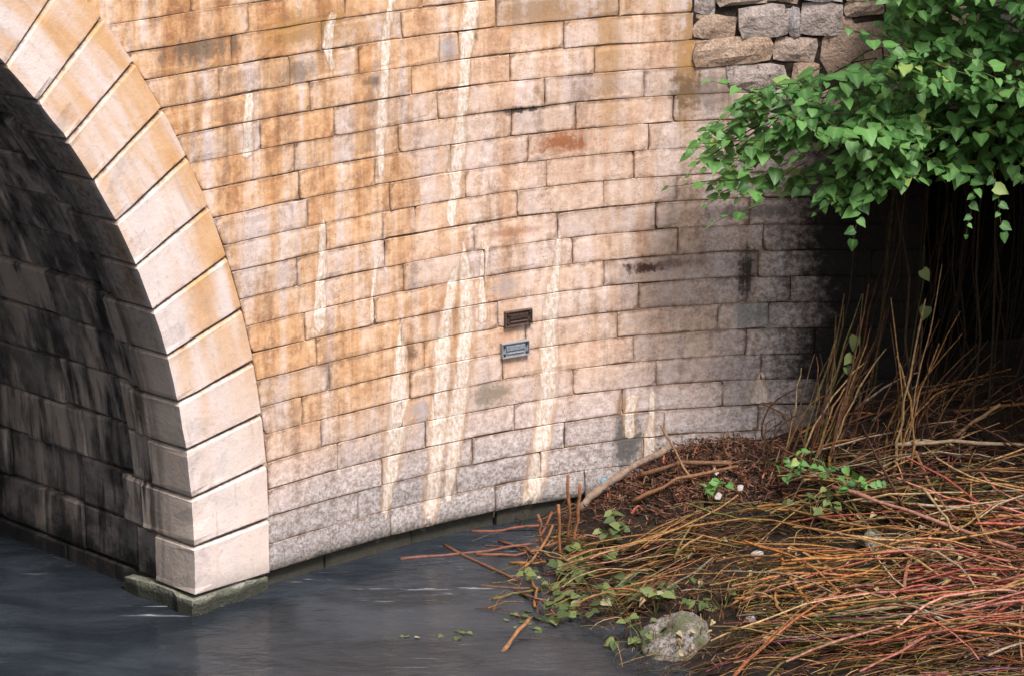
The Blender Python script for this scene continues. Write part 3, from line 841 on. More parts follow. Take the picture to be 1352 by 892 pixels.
def cane_path(x, y, th, L, lift, bow, n=7):
    P = []
    dx, dy = math.cos(th), math.sin(th)
    for _ in range(6):      # keep the ends on the bank, off the mulch and the boulder
        bad = False
        for e in (-.5, .5):
            ex, ey = x + dx * L * e, y + dy * L * e
            if ex < lerp_tab(EDGE, ey) - .05 or ey > 23.9 or (.55 < ex < 2.0 and ey > 22.75 and rc.random() < .8) or (ex - 1.18) ** 2 + (ey - 20.85) ** 2 < .2: bad = True
        if bad: L *= .62
    cv = rc.gauss(0, .16)
    tilt = rc.gauss(0, .07)
    zs = []
    for i in range(n):
        t = i / (n - 1) - .5
        px, py = x + dx * L * t - dy * cv * L * (t * t * 2 - .2), y + dy * L * t + dx * cv * L * (t * t * 2 - .2)
        zs.append([px, py, max(ground(px, py), -.02)])
    # stiff stems bridge the hollows: blend with the chord
    m = sum(q[2] for q in zs) / n
    e0, e1 = zs[0][2], zs[-1][2]
    for i, (px, py, g) in enumerate(zs):
        t = i / (n - 1)
        ch = e0 + (e1 - e0) * t
        z = max(g * .6 + ch * .4, g - .01) + lift + bow * 4 * t * (1 - t) + tilt * (t - .5) * L + rc.gauss(0, .004)
        P.append(Vector((px, py, max(z, .004))))
    return P
def heap_dir(x, y):
    # stems fan out: level on the right, combed down towards the water on the left
    base = .05 * math.sin(x * 2.1 + y) + .10 * math.sin(y * 3.)
    if x < 2.2: base += .30 * sstep((2.2 - x) / 1.6)
    if x > 2.8 and 21.0 < y < 22.6: base -= .40
    return base + rc.gauss(0, .30 if rc.random() < .6 else .9)
def heap_spot():
    while True:
        x, y = rc.uniform(.15, 5.2), rc.uniform(18.6, 23.9)
        e = lerp_tab(EDGE, y)
        if x < e + .15: continue
        if x < e + .7 and rc.random() < .75: continue
        if .4 < x < 2.15 and y > 22.62 and rc.random() < .93: continue      # bare mulch by the wall
        if y > 23.3 and rc.random() < .5: continue
        if 1.9 < x < 2.75 and 21.9 < y < 22.5 and rc.random() < .88: continue # dark hollow
        if x < 1.8 and y < 21.5 and rc.random() < .80: continue             # around the boulder
        if (x - 1.2) ** 2 + (y - 20.8) ** 2 < .55 ** 2: continue
        if mnoise.noise(Vector((x * 2.0, y * 2.6, 7))) < -.12 and rc.random() < .8: continue
        return x, y
V, F, T = [], [], []
def fine_spot():
    while True:
        x, y = rc.uniform(.2, 5.2), rc.uniform(18.6, 23.85)
        if x < lerp_tab(EDGE, y) + .05: continue
        if .5 < x < 2.0 and y > 22.7 and rc.random() < .8: continue
        return x, y
# bundles that fell together, each with its own lie and colour
for b_ in range(150):
    x0, y0 = heap_spot(); th0 = heap_dir(x0, y0); L0 = rc.uniform(.5, 1.5); base = palette(x0, y0); lf = rc.uniform(0, .13)
    for j in range(rc.randint(3, 9)):
        x, y = x0 + rc.gauss(0, .10), y0 + rc.gauss(0, .13)
        if x < lerp_tab(EDGE, y) + .12: continue
        r = rc.uniform(.004, .0095); c = tuple(q * rc.uniform(.35, 1.0) * (.55 + 3.2 * lf) for q in base) if rc.random() < .7 else tuple(q * .7 for q in palette(x, y))  # low bundles tinted darker: shade inside the heap painted in
        tube(cane_path(x, y, th0 + rc.gauss(0, .13), L0 * rc.uniform(.5, 1.1), lf + rc.uniform(0, .05), rc.uniform(-.01, .06)), r, r * .55, c, 4, V, F, T)
for i in range(420):
    x, y = heap_spot(); L = rc.choice((.25, .4, .6, .9)) * rc.uniform(.7, 1.2)
    r = rc.uniform(.003, .010)
    tube(cane_path(x, y, heap_dir(x, y) + rc.gauss(0, .4), L, rc.uniform(.0, .15), rc.uniform(-.01, .09)), r, r * .5, palette(x, y), 4, V, F, T)
for i in range(1500):      # thin wiry stalks, lying anyhow
    x, y = fine_spot() if i < 1150 else (rc.uniform(.5, 2.1), rc.uniform(20.2, 21.7))
    if x < lerp_tab(EDGE, y) + .02: continue
    L = rc.uniform(.15, .6); r = rc.uniform(.0018, .004)
    c = rc.choice(STRAW + BROWN + BROWN + OLIVE); f = rc.uniform(.3, 1.0)
    tube(cane_path(x, y, rc.gauss(.1, .7), L, rc.uniform(.0, .17), rc.uniform(-.01, .10), 6), r, r * .5, tuple(q * f for q in c), 3, V, F, T)
tag(link('dead_stem_tangle', mesh('dead_stem_tangle', V, F, M['cane'], None, T)), 'dense tangle of thin dead knotweed stems covering the bank', 'dead stems', None, 'stuff')
n_c = 0
while n_c < 285:
    x, y = heap_spot()
    if y < 19.7 or x > 4.4: continue
    L = rc.uniform(.35, 1.7); r = rc.choice((.0055, .007, .008, .010, .0125)) * rc.uniform(.9, 1.1)
    tint = palette(x, y); tint = tuple(q * (1.05 if tint[1] > .72 * tint[0] else min(1.8, max(1.2, .55 / max(tint[0], .05)))) for q in tint) if y < 22.9 else tint
    V, F, T = tube(cane_path(x, y, heap_dir(x, y), L, rc.uniform(.12, .22), rc.uniform(.0, .08), 8), r, r * .55, tint, 5, None, None, None, True)
    dst = lambda a, b: math.hypot(x - a, y - b)
    zone = ('beside the mossy boulder' if dst(1.2, 20.9) < 1.0 else 'at the water edge' if x < lerp_tab(EDGE, y) + .5 else 'around the dark gap in the tangle' if dst(2.3, 22.2) < .6
            else 'along the right edge' if x > 3.35 else 'near the bottom edge' if y < 20.6 else 'beside the long pink cane' if x > 2.5 and y > 21.4 else 'in the middle of the bank')
    if tint[0] > 2.4 * tint[1]: lab, g = 'reddish dead cane on top of the tangle ' + zone, 'reddish canes on the bank'
    elif y > 22.9: lab, g = 'brown dead cane lying on the bank close to the wall', 'brown canes near the wall'
    elif tint[1] > .75 * tint[0]: lab, g = 'olive dead cane on top of the tangle ' + zone, 'olive canes on the bank'
    else: lab, g = 'straw coloured dead cane on top of the tangle ' + zone, 'straw canes on the bank'
    tag(link('dead_cane', mesh('dead_cane', V, F, M['cane'], None, T)), lab, 'cane', g + (' ' + zone if y <= 22.9 or 'tangle' in lab else ''))
    n_c += 1
# particular sticks
def stick(pts, r0, r1, tint, name, label, cat='stick', group=None, sub=3, wob=.006, sides=7, mat='bark', rest=None):
    P = []
    pts = [Vector(p) for p in pts]
    if rest is not None:
        for q, e in zip(pts, rest): q.z = ground(q.x, q.y) + e
    for a, b in zip(pts, pts[1:]):
        for i in range(sub): P.append(a.lerp(b, i / sub) + Vector((rc.gauss(0, wob), rc.gauss(0, wob), rc.gauss(0, wob))))
    P.append(pts[-1])
    if name == 'floating_cane':
        for q in P: q.z = max(q.z, WL + r0 * .4)
    V, F, T = tube(P, r0, r1, tint, sides, None, None, None, True)
    return tag(link(name, mesh(name, V, F, M[mat], None, T), None, True), label, cat, group)
stick([(.52,23.50,.16),(.66,23.56,.34),(.95,23.68,.50),(1.28,23.80,.66)], .036, .026, (.46,.33,.25), 'driftwood_log', 'thick pale driftwood branch resting against the foot of the wall', 'driftwood', None, 3, .007, 8, 'bark', (.05, .10, .12, .12))
stick([(.36,22.60,.08),(.35,22.57,.38),(.34,22.55,.66)], .014, .012, (.50,.22,.10), 'broken_cane', 'leftmost of three upright orange canes at the water edge', 'cane')
stick([(.42,22.78,.18),(.425,22.76,.50),(.42,22.73,.84)], .014, .011, (.46,.20,.10), 'broken_cane', 'tallest upright orange cane, middle of three at the water edge', 'cane')
stick([(.46,22.72,.18),(.49,22.70,.48),(.51,22.68,.78)], .014, .012, (.48,.22,.11), 'broken_cane', 'rightmost of three upright orange canes at the water edge', 'cane')
stick([(.25,22.80,.08),(.21,22.82,.28),(.18,22.84,.48)], .012, .010, (.36,.16,.09), 'broken_cane', 'short leaning cane standing left of the three upright ones', 'cane')
stick([(-.35,23.30,.17),(-.1,23.32,.18),(.20,23.31,.22)], .011, .010, (.42,.16,.10), 'floating_cane', 'short red cane floating nearest the foot of the wall', 'cane', 'canes floating at the water edge')
stick([(-.90,22.65,.16),(-.4,22.78,.165),(.14,22.90,.21)], .012, .009, (.36,.17,.13), 'floating_cane', 'long purple brown cane floating farthest left over the water', 'cane', 'canes floating at the water edge')
stick([(-.57,22.98,.16),(-.3,22.58,.165),(0.02,22.15,.17)], .013, .010, (.30,.14,.08), 'floating_cane', 'brown cane floating slantwise away from the wall', 'cane', 'canes floating at the water edge')
stick([(-.29,22.05,.155),(-.05,22.0,.16),(.20,21.95,.19)], .011, .009, (.26,.15,.12), 'floating_cane', 'half sunk dark cane floating level over the open water', 'cane', 'canes floating at the water edge')
stick([(-.09,20.68,.16),(.0,20.9,.20),(.11,21.15,.25)], .016, .013, (.48,.24,.12), 'broken_cane', 'thick orange cane poking out over the water at the bottom', 'cane')
stick([(.0,21.95,.17),(.2,21.6,.22),(.30,21.35,.19)], .014, .010, (.28,.13,.07), 'broken_cane', 'dark cane slanting down to the water beside the leafy sprigs', 'cane')
for i_, (q0, q1, q2, c_, lb) in enumerate([
  ((-.30, 22.75, .165), (.0, 22.72, .18), (.35, 22.80, .26), (.40,.17,.09), 'orange cane reaching over the water below the wall'),
  ((-.12, 23.05, .165), (.08, 22.80, .22), (.22, 22.50, .20), (.30,.13,.08), 'dark cane crossing the other canes at the water edge'),
  ((.02, 22.35, .16), (.18, 22.55, .26), (.30, 22.80, .40), (.46,.22,.10), 'orange cane leaning up out of the water left of the upright canes'),
  ((-.18, 21.75, .16), (.06, 21.85, .19), (.42, 22.0, .24), (.24,.20,.08), 'olive cane lying across the leafy water edge'),
  ((-.05, 22.55, .17), (.25, 22.45, .22), (.6, 22.5, .30), (.52,.24,.10), 'bright orange cane lying level at the water edge'),
  ((.15, 21.55, .18), (.16, 21.8, .24), (.12, 22.1, .2), (.44,.20,.09), 'short orange cane pointing towards the boulder')]):
    stick([q0, q1, q2], .012, .009, c_, 'floating_cane', lb, 'cane', 'canes floating at the water edge')
V, F, T = [], [], []
for i in range(130):
    x = rc.uniform(-.35, .55); y = rc.uniform(21.3, 23.4); L = rc.uniform(.08, .45); th = rc.gauss(.2, .8)
    if rc.random() > (x + .45) / .8: continue
    a = Vector((x, y, WL + .005 + rc.uniform(0, .03) + max(0, x) * .12)); b = a + Vector((math.cos(th) * L, math.sin(th) * L, rc.uniform(-.01, .06)))
    r = rc.uniform(.002, .006); c = rc.choice(BROWN + STRAW[:3] + OLIVE); f = rc.uniform(.4, 1.)
    tube([a, a.lerp(b, .5) + Vector((rc.gauss(0, .02), rc.gauss(0, .02), .01)), b], r, r * .6, tuple(q * f for q in c), 4, V, F, T)
tag(link('twig_raft', mesh('twig_raft', V, F, M['cane'], None, T)), 'raft of thin brown twigs drifted against the bank in the water', 'twigs', None, 'stuff')
stick([(.05,22.95,.0),(.22,23.15,.22),(.30,23.3,.34)], .014, .010, (.32,.13,.07), 'broken_cane', 'dark red cane rising from the water below the wall', 'cane')
stick([(1.18,23.60,.98),(1.30,23.45,.80),(1.49,23.17,.52)], .010, .008, (.40,.25,.14), 'leaning_stick', 'thin bent twig leaning over the brown mulch by the wall', 'twig')
stick([(1.0,23.5,.52),(1.35,23.45,.64),(1.75,23.4,.74)], .020, .014, (.32,.17,.10), 'fallen_branch', 'brown branch lying on the mulch beside the driftwood', 'branch', rest=(.09, .11, .09))
stick([(.95,23.15,.40),(1.3,23.2,.52),(1.8,23.35,.66)], .017, .010, (.38,.19,.10), 'fallen_branch', 'curved reddish branch lying on the mulch below the leaning twig', 'branch', rest=(.08, .12, .10))
stick([(3.05,23.20,.93),(3.5,23.22,.95),(4.15,23.20,.93)], .018, .013, (.50,.36,.24), 'fallen_branch', 'long pale branch lying level below the dark hollow', 'branch')
stick([(3.52,23.44,.90),(3.7,23.40,1.06),(3.9,23.36,1.22)], .016, .013, (.46,.28,.15), 'leaning_stick', 'orange stick slanting up in the dark hollow at right', 'stick')
stick([(2.50,22.62,.78),(3.0,22.15,.74),(3.75,21.50,.66)], .017, .013, (.56,.27,.20), 'fallen_branch', 'long pink cane running down to the right edge', 'cane')
stick([(3.14,22.23,.90),(3.25,22.0,.78),(3.36,21.80,.66)], .011, .009, (.52,.36,.20), 'leaning_stick', 'short straw cane crossing above the pink cane', 'cane')
stick([(2.05,20.49,.50),(2.9,20.52,.58),(3.75,20.47,.60)], .014, .011, (.52,.32,.23), 'fallen_branch', 'long pale pink cane lying level near the bottom', 'cane')

# brown mulch: short chips and twigs, nobody could count them
V, F, T = [], [], []
for i in range(4800):
    x, y = (rc.gauss(1.45, .45), rc.gauss(23.4, .42)) if rc.random() < .62 else (rc.uniform(.3, 5), rc.uniform(19.4, 23.9))
    e = lerp_tab(EDGE, y)
    if x < e + .12: continue
    q = W(0, 0, 0)
    if y > 24.0: continue
    L = rc.uniform(.02, .11); th = rc.uniform(0, math.pi); g = ground(x, y) + rc.uniform(0, .05)
    a = Vector((x, y, g)); b = a + Vector((math.cos(th) * L, math.sin(th) * L, rc.uniform(-.01, .03)))
    r = rc.uniform(.002, .007); c = rc.choice(BROWN + [(.06,.03,.022),(.09,.042,.03),(.24,.10,.065),(.36,.22,.14)]); f = rc.uniform(.45, 1.0)
    tube([a, b], r, r * .8, tuple(q * f for q in c), 4, V, F, T)
for i in range(240):
    x, y = rc.gauss(1.4, .42), rc.gauss(23.35, .40)
    if x < lerp_tab(EDGE, y) + .15 or y > 23.9: continue
    r = rc.uniform(.003, .008); c = rc.choice(BROWN + REDS[:2] + [(.40,.26,.18)]); f = rc.uniform(.5, 1.05)
    tube(cane_path(x, y, rc.gauss(.2, .6), rc.uniform(.12, .5), rc.uniform(.03, .10), rc.uniform(0, .05), 6), r, r * .5, tuple(q * f for q in c), 4, V, F, T)
tag(link('bark_mulch', mesh('bark_mulch', V, F, M['bark'], None, T)), 'reddish brown litter of broken twigs and bark at the wall foot', 'litter', None, 'stuff')

# ------------------------------------------------------------------ leaves
def leaf_mesh(seed, curl, fold):
    r = random.Random(seed)
    rows = [(0.0, .0), (.05, .30), (.26, .41), (.52, .34), (.78, .15), (1.0, 0.0)]
    V, F, T = [], [], []
    tv = r.random()
    for i, (t, w) in enumerate(rows):
        zc = -curl * t * t
        x = t if i else .04
        V.append((x, 0, zc)); T.append((tv, 1., 0))
        if w > 0:
            ww = w * r.uniform(.92, 1.08)
            xo = x - (.07 if i == 1 else 0)
            V.append((xo, ww, zc + fold * ww + r.uniform(-.02, .02))); T.append((tv, 0, 0))
            V.append((xo, -ww, zc + fold * ww + r.uniform(-.02, .02))); T.append((tv, 0, 0))
    # indices: row0:0; rows1-4: mid,left,right; row5: last
    idx = [0]; rowi = [[0]]; k = 1
    for i in range(1, 5): rowi.append([k, k + 1, k + 2]); k += 3
    rowi.append([k])
    F += [(0, rowi[1][0], rowi[1][1]), (0, rowi[1][2], rowi[1][0])]
    for i in range(1, 4):
        a, b = rowi[i], rowi[i + 1]
        F += [(a[0], b[0], b[1], a[1]), (a[0], a[2], b[2], b[0])]
    F += [(rowi[4][0], k, rowi[4][1]), (rowi[4][0], rowi[4][2], k)]
    return V, F, T
LEAVES = [leaf_mesh(i, c, f) for i, (c, f) in enumerate([(.08,.12),(.16,.24),(.22,.10),(.12,.32),(.05,.06),(.26,.20)])]
LEAFM = []
for V, F, T in LEAVES:
    me = mesh('leaf', V, F, M['leaf'], None, T); me.polygons.foreach_set('use_smooth', [True] * len(me.polygons)); LEAFM.append(me)
DULLM = []
for me in LEAFM:
    m2 = me.copy(); m2.materials[0] = M['dull']; DULLM.append(m2)
rl = random.Random(77)
def leaf_matrix(p, d, nrm, size):
    x = d.normalized(); z = (nrm - x * nrm.dot(x))
    z = z.normalized() if z.length > 1e-5 else Vector((0, 0, 1))
    y = z.cross(x)
    m = Matrix((x, y, z)).transposed().to_4x4() @ Matrix.Diagonal((size, size, size, 1))
    m.translation = p
    return m
class Plant:
    """a root Empty; each twig becomes a part 'branch' with its leaves as sub-parts; what is past the limit is one foliage part"""
    def __init__(s, name, base, label, cat, group=None):
        s.root = thing(name, base, label, cat, group); s.base = Vector(base)
        s.dull = False; s.twigs = []; s.loose = []; s.V, s.F, s.T = [], [], []
    def stem(s, path, r0, r1, tint): tube(path, r0, r1, tint, 5, s.V, s.F, s.T)
    def leaf(s, p, d, nrm, size): s.loose.append((p, d, nrm, size))
    def twig(s, base, tip, droop, nleaf, size, facing=Vector((0, -.36, .93)), taper=.35):
        P = []
        for i in range(nleaf + 1):
            t = i / nleaf
            P.append(base.lerp(tip, t) + Vector((0, 0, droop * (t * (1 - t)) * 2)) + Vector((rl.gauss(0, .006), rl.gauss(0, .006), rl.gauss(0, .006))))
        ax = (tip - base).normalized(); lat = ax.cross(facing).normalized()
        L = []
        for i in range(1, nleaf + 1):
            sd = 1 if i % 2 else -1
            if i == nleaf: d = ax * 1. + Vector((0, 0, -.25))
            else: d = ax * rl.uniform(.3, .6) + lat * sd * rl.uniform(.7, 1.1) + Vector((0, -.38, rl.uniform(-.42, .08)))
            nr = facing + Vector((rl.gauss(0, .28), rl.gauss(0, .24), rl.gauss(0, .2)))
            L.append((P[i], d, nr, size * rl.uniform(.45, 1.2) * (1 - taper * (i / nleaf) ** 3)))
        s.twigs.append((P, L, tip))
    def finish(s, score=None, limit=295):
        def put(parent, q):
            p, d, nr, sz = q
            o = link('leaf', rl.choice(DULLM if s.dull else LEAFM), parent)
            o.matrix_basis = leaf_matrix(p, d, nr, sz)
        rest = []; n = 0
        tw = sorted(s.twigs, key=lambda q: score(q[2])) if score else s.twigs
        for P, L, tip in tw:
            if n + len(L) > limit:
                rest += L; tube(P, .0045, .002, (.13,.14,.05), 4, s.V, s.F, s.T); continue
            V, F, T = tube(P, .0045, .002, (.13,.14,.05), 4)
            br = link('branch', mesh('branch', V, F, M['bark'], None, T), s.root)
            for q in L: put(br, q)
            n += len(L)
        for q in s.loose:
            if n < limit and not score: put(s.root, q); n += 1
            else: rest.append(q)
        if rest:
            V, F, T = [], [], []
            for p, d, nr, sz in rest:
                lv, lf, lt = rl.choice(LEAVES); m = leaf_matrix(p, d, nr, sz); k = len(V); tv = rl.random()
                V += [m @ Vector(q) for q in lv]; F += [tuple(i + k for i in q) for q in lf]; T += [(tv, t[1], 0) for t in lt]
            tag(link('foliage', mesh('foliage', V, F, M['leaf'], None, T), s.root, True), kind='stuff')
        if s.V: link('stem', mesh('stem', s.V, s.F, M['bark'], None, s.T), s.root)
def inpoly(x, z, P):
    c = False
    for (a, b), (p, q) in zip(P, P[1:] + P[:1]):
        if (b > z) != (q > z) and x < (p - a) * (z - b) / (q - b) + a: c = not c
    return c
def yc(x): return 23.3 - .35 * (x - 1.3)
LEFT = [(1.42,3.54),(1.62,3.66),(1.80,3.77),(2.45,3.88),(2.90,3.79),(3.03,3.16),(2.37,2.90),(1.96,3.02),(1.55,2.88),(1.28,3.05),(1.33,3.33)]
RIGHT = [(2.80,4.50),(2.95,5.1),(5.4,5.1),(5.4,2.9),(4.66,3.00),(3.86,3.23),(3.37,3.08),(3.03,3.22),(2.70,3.16),(2.45,3.40),(2.52,3.80),(2.84,4.15)]
STEMC = (.045,.040,.018)
sc_front = lambda q: q.y + .35 * (q.x - 1.3) + (9 if q.x > 4.2 or q.z > 4.85 else 0)
# the branch that spreads left over the ashlar
pl = Plant('knotweed_shrub', (2.9, 23.75, .75), 'leafy green knotweed branch spreading left across the granite blocks', 'shrub', 'knotweed thicket')
root = Vector((2.9, 23.75, .75))
for k in range(5):
    e = Vector((1.5 + .22 * k, yc(1.6) + rl.uniform(-.1, .1), 3.25 + .12 * k))
    P = [root.lerp(Vector((3.1, 23.75, 3.6 + .06 * k)), t / 5) for t in range(5)] + [Vector((3.0, 23.55, 3.75 + .08 * k)).lerp(e, t / 5) + Vector((0, 0, .16 * math.sin(t / 5 * 3.1))) for t in range(1, 6)]
    pl.stem(P, .012, .004, STEMC)
cnt = 0
while cnt < 125:
    x, z = rl.uniform(1.2, 3.05), rl.uniform(2.75, 3.95)
    if not inpoly(x, z, LEFT): continue
    if x < 1.75 and rl.random() < .25: continue
    depth = rl.choice((0, 0, .12, .25, .38))
    tip = Vector((x, yc(x) + depth - .05, z))
    L = rl.uniform(.26, .5)
    base = tip + Vector((L * rl.uniform(.6, 1.), rl.uniform(.05, .25), L * rl.uniform(.1, .55)))
    pl.twig(base, tip, .05, rl.choice((4, 5, 6)), .142)
    cnt += 1
# outlying sprays
for bx, tx in (((1.95, 23.0, 3.78), (1.52, 23.15, 3.90)), ((1.75, 23.1, 3.12), (1.20, 23.25, 3.03)), ((1.95, 23.0, 2.95), (1.56, 23.1, 2.78)), ((1.9, 23.0, 3.45), (1.42, 23.2, 3.38)), ((2.2, 23.0, 3.9), (1.80, 23.1, 3.80))):
    pl.twig(Vector(bx), Vector(tx), .04, 4, .14)
pl.finish(sc_front)
# the main mass
pr = Plant('knotweed_shrub', (3.6, 23.5, .8), 'tall mass of green knotweed leaves filling the upper right corner', 'shrub', 'knotweed thicket')
for k in range(9):
    b = Vector((rl.uniform(3.2, 5.2), rl.uniform(23.3, 23.9), .7)); t_ = Vector((b.x + rl.uniform(-.4, .4), rl.uniform(23.4, 23.8), rl.uniform(3.4, 4.)))
    pr.stem([b.lerp(t_, i / 6) + Vector((rl.gauss(0, .03), .05 * i / 6, 0)) for i in range(7)], .012, .006, (.05,.035,.022))
for i in range(70):
    x = rl.uniform(2.75, 4.6); y = rl.uniform(23.5, 23.95); z1_ = rl.uniform(2.6, 3.5); z0_ = rl.uniform(.9, 2.0); bx = rl.gauss(-.12, .18)
    pr.stem([Vector((x + bx * (q / 5) ** 2 + rl.gauss(0, .015), y, z1_ + (z0_ - z1_) * q / 5)) for q in range(6)], rl.uniform(.004, .009), .003, rl.choice([(.022,.014,.010),(.035,.02,.014),(.016,.012,.009),(.045,.03,.016)]))
cnt = 0
while cnt < 400:
    x, z = rl.uniform(2.4, 5.4), rl.uniform(2.9, 5.1)
    if not inpoly(x, z, RIGHT): continue
    lay = rl.choice((0, 0, .10, .2, .35, .5))
    # the surface bulges forward in rounded tiers
    bul = .15 * math.sin(x * 4.0) + .20 * math.sin(z * 9.0 + x * 1.9)
    tip = Vector((x, yc(x) + lay + bul, z))
    L = rl.uniform(.28, .55); az = rl.gauss(0, .8)
    base = tip + Vector((L * math.sin(az), L * .75 * math.cos(az), L * rl.uniform(.1, .6)))
    pr.twig(base, tip, .05, rl.choice((4, 5, 6)), .145)
    cnt += 1
for i in range(2600):     # shaded interior and roof of the thicket
    x, z = rl.uniform(2.75, 5.6), rl.uniform(3.15, 5.1)
    if x < 3.05 and z > 3.7: continue
    y = rl.uniform(yc(x) + .35, 24.0)
    pr.leaf(Vector((x, y, z)), Vector((rl.gauss(0, 1), rl.gauss(-.4, 1), rl.gauss(-.3, .4))), Vector((rl.gauss(0, .3), rl.gauss(-.2, .3), 1)), rl.uniform(.11, .17))
for i in range(2200):     # unseen thicket added beyond the right edge to block light into the hollow
    x, z = rl.uniform(4.55, 6.2), rl.uniform(.8, 4.6)
    y = rl.uniform(22.4, 24.0)
    pr.leaf(Vector((x, y, z)), Vector((rl.gauss(0, 1), rl.gauss(-.4, 1), rl.gauss(-.3, .4))), Vector((rl.gauss(0, .3), rl.gauss(-.3, .3), 1)), rl.uniform(.11, .17))
pr.finish(sc_front)
# hanging sprigs
ph = Plant('knotweed_sprig', (2.66, 22.8, 3.2), 'drooping sprig of paired bright leaves hanging in front of the dark hollow', 'sprig', 'knotweed thicket')
ph.twig(Vector((2.72, 22.85, 3.32)), Vector((2.61, 22.75, 2.74)), .0, 8, .125, Vector((0, -.85, .5)), .2); ph.finish()
ph = Plant('knotweed_sprig', (3.66, 22.45, 3.3), 'drooping dark green sprig hanging near the right edge', 'sprig', 'knotweed thicket')
ph.twig(Vector((3.62, 22.55, 3.34)), Vector((3.72, 22.45, 2.86)), .0, 7, .12, Vector((0, -.8, .5))); ph.twig(Vector((3.5, 22.6, 3.2)), Vector((3.46, 22.6, 2.80)), .0, 5, .10, Vector((0, -.8, .5))); ph.finish()
# sparse leaves down in the hollow
ph = Plant('knotweed_sprig', (3.2, 23.5, 1.0), 'dim scattered leaves on thin shoots inside the dark hollow', 'sprig', 'knotweed thicket'); ph.dull = True
for i in range(0):
    ph.leaf(Vector((rl.uniform(2.35, 4.6), rl.uniform(23.6, 24.05), rl.uniform(1.0, 3.2))), Vector((rl.gauss(0, .6), -.3, -.8)), Vector((rl.gauss(0, .5), -.6, .6)), rl.uniform(.06, .13))
for (x, z) in ((3.25, 2.3), (3.3, 2.0), (2.75, 1.75), (2.66, 1.5), (2.72, 1.6)):
    ph.leaf(Vector((x, 23.5, z)), Vector((rl.gauss(0, .5), -.3, -.8)), Vector((rl.gauss(0, .4), -.8, .4)), rl.uniform(.09, .13))
for (a, b) in (((3.1, 23.55, .9), (3.3, 23.5, 2.5)), ((2.62, 23.55, .9), (2.8, 23.5, 2.1))):
    ph.stem([Vector(a).lerp(Vector(b), i / 5) + Vector((rl.gauss(0, .02), 0, 0)) for i in range(6)], .006, .003, (.12,.10,.04))
ph.finish()

# standing dead stems in the hollow
n_s = 0
def standing(a, m, b, r, tint, lab, g):
    P = []
    a, m, b = Vector(a), Vector(m), Vector(b)
    for i in range(9):
        t = i / 8; P.append(a * (1 - t) ** 2 + m * 2 * t * (1 - t) + b * t * t + Vector((rc.gauss(0, .008), rc.gauss(0, .008), 0)))
    V, F, T = tube(P, r, r * .6, tint, 5, None, None, None, True)
    tag(link('standing_cane', mesh('standing_cane', V, F, M['cane'], None, T)), lab, 'cane', g)
for i in range(34):
    x = 2.58 + rc.gauss(0, .13); y = 23.35 + rc.uniform(-.15, .15)
    standing((x - .12, y, ground(x, y)), (x + .02, y + .05, 1.25), (x + .25 + rc.gauss(0, .16), y + .25, rc.uniform(1.15, 2.2)), rc.uniform(.006, .011), tuple(q * .7 for q in rc.choice(STRAW + BROWN + OLIVE)), 'dead cane standing in the leaning bundle left of the hollow', 'leaning bundle of canes')
for i in range(16):
    x = 3.08 + rc.gauss(0, .09); y = 23.25 + rc.uniform(-.15, .15)
    standing((x, y, ground(x, y)), (x + .06, y + .05, 1.2), (x + rc.choice((.0, .3, .55)) + rc.gauss(0, .08), y + .3, rc.uniform(1.2, 2.5)), rc.uniform(.006, .011), tuple(q * .7 for q in rc.choice(STRAW + BROWN)), 'dead cane standing in the bundle at the middle of the hollow', 'middle bundle of canes')
for i in range(34):
    x = rc.uniform(1.9, 4.4); y = 23.45 + rc.uniform(-.2, .25)
    standing((x, y, ground(x, y)), (x + rc.gauss(0, .15), y, 1.1), (x + rc.gauss(.1, .25), y + .1, rc.uniform(.95, 1.3) if x < 2.5 else rc.uniform(1.05, 2.0)), rc.uniform(.004, .009), tuple(q * .6 for q in rc.choice(BROWN)), 'brown dead cane standing singly along the back of the bank', 'single standing canes')

# ------------------------------------------------------------------ boulder, sprigs and scraps on the bank
bm = bmesh.new()
bmesh.ops.create_icosphere(bm, subdivisions=5, radius=1)
for v in bm.verts:
    n = mnoise.noise(v.co * 1.4 + Vector((3, 1, 0))) * .26 + mnoise.noise(v.co * 3.6) * .09 + mnoise.noise(v.co * 9) * .04 + mnoise.noise(v.co * 22) * .018
    v.co = v.co * (1 + n); v.co.x *= .29; v.co.y *= .34; v.co.z *= .31
    v.co += Vector((1.20, 20.78, .06))
me = bpy.data.meshes.new('boulder'); bm.to_mesh(me); bm.free(); me.materials.append(M['boulder'])
tag(link('boulder', me, None, True), 'rounded grey boulder with green moss among the stems at the bottom', 'boulder')

def sprig(base, n, size, spread, label, name='seedling', cat='plant', group='small green plants on the bank', pale=False, up=.2):
    p = Plant(name, base, label, cat, group); b = Vector(base); p.dull = base[0] < 1.6 and base[1] < 22.9 or rl.random() < .3
    for i in range(n):
        a = rl.uniform(0, 6.28); r_ = spread * math.sqrt(rl.random()); t = b + Vector((r_ * math.cos(a), r_ * math.sin(a), up * rl.uniform(.4, 1.)))
        t.z = max(t.z, ground(t.x, t.y) + .10) if not name.startswith('water') else t.z
        p.stem([b, b.lerp(t, .5) + Vector((0, 0, .03)), t], .004, .002, (.16,.17,.06))
        for q in range(2): p.leaf(t + Vector((rl.gauss(0, .02), rl.gauss(0, .02), rl.gauss(0, .01))), Vector((rl.gauss(0, 1), rl.gauss(-.5, .7), rl.gauss(-.2, .3))), Vector((rl.gauss(0, .3), rl.gauss(-.35, .3), .9)), size * rl.uniform(.7, 1.2))
    p.finish()
sprig((2.27, 22.95, .72), 12, .075, .28, 'green seedlings sprouting below the leaning bundle of canes')
sprig((2.62, 22.62, .70), 9, .08, .22, 'green seedlings sprouting right of the bundle, among dead stems')
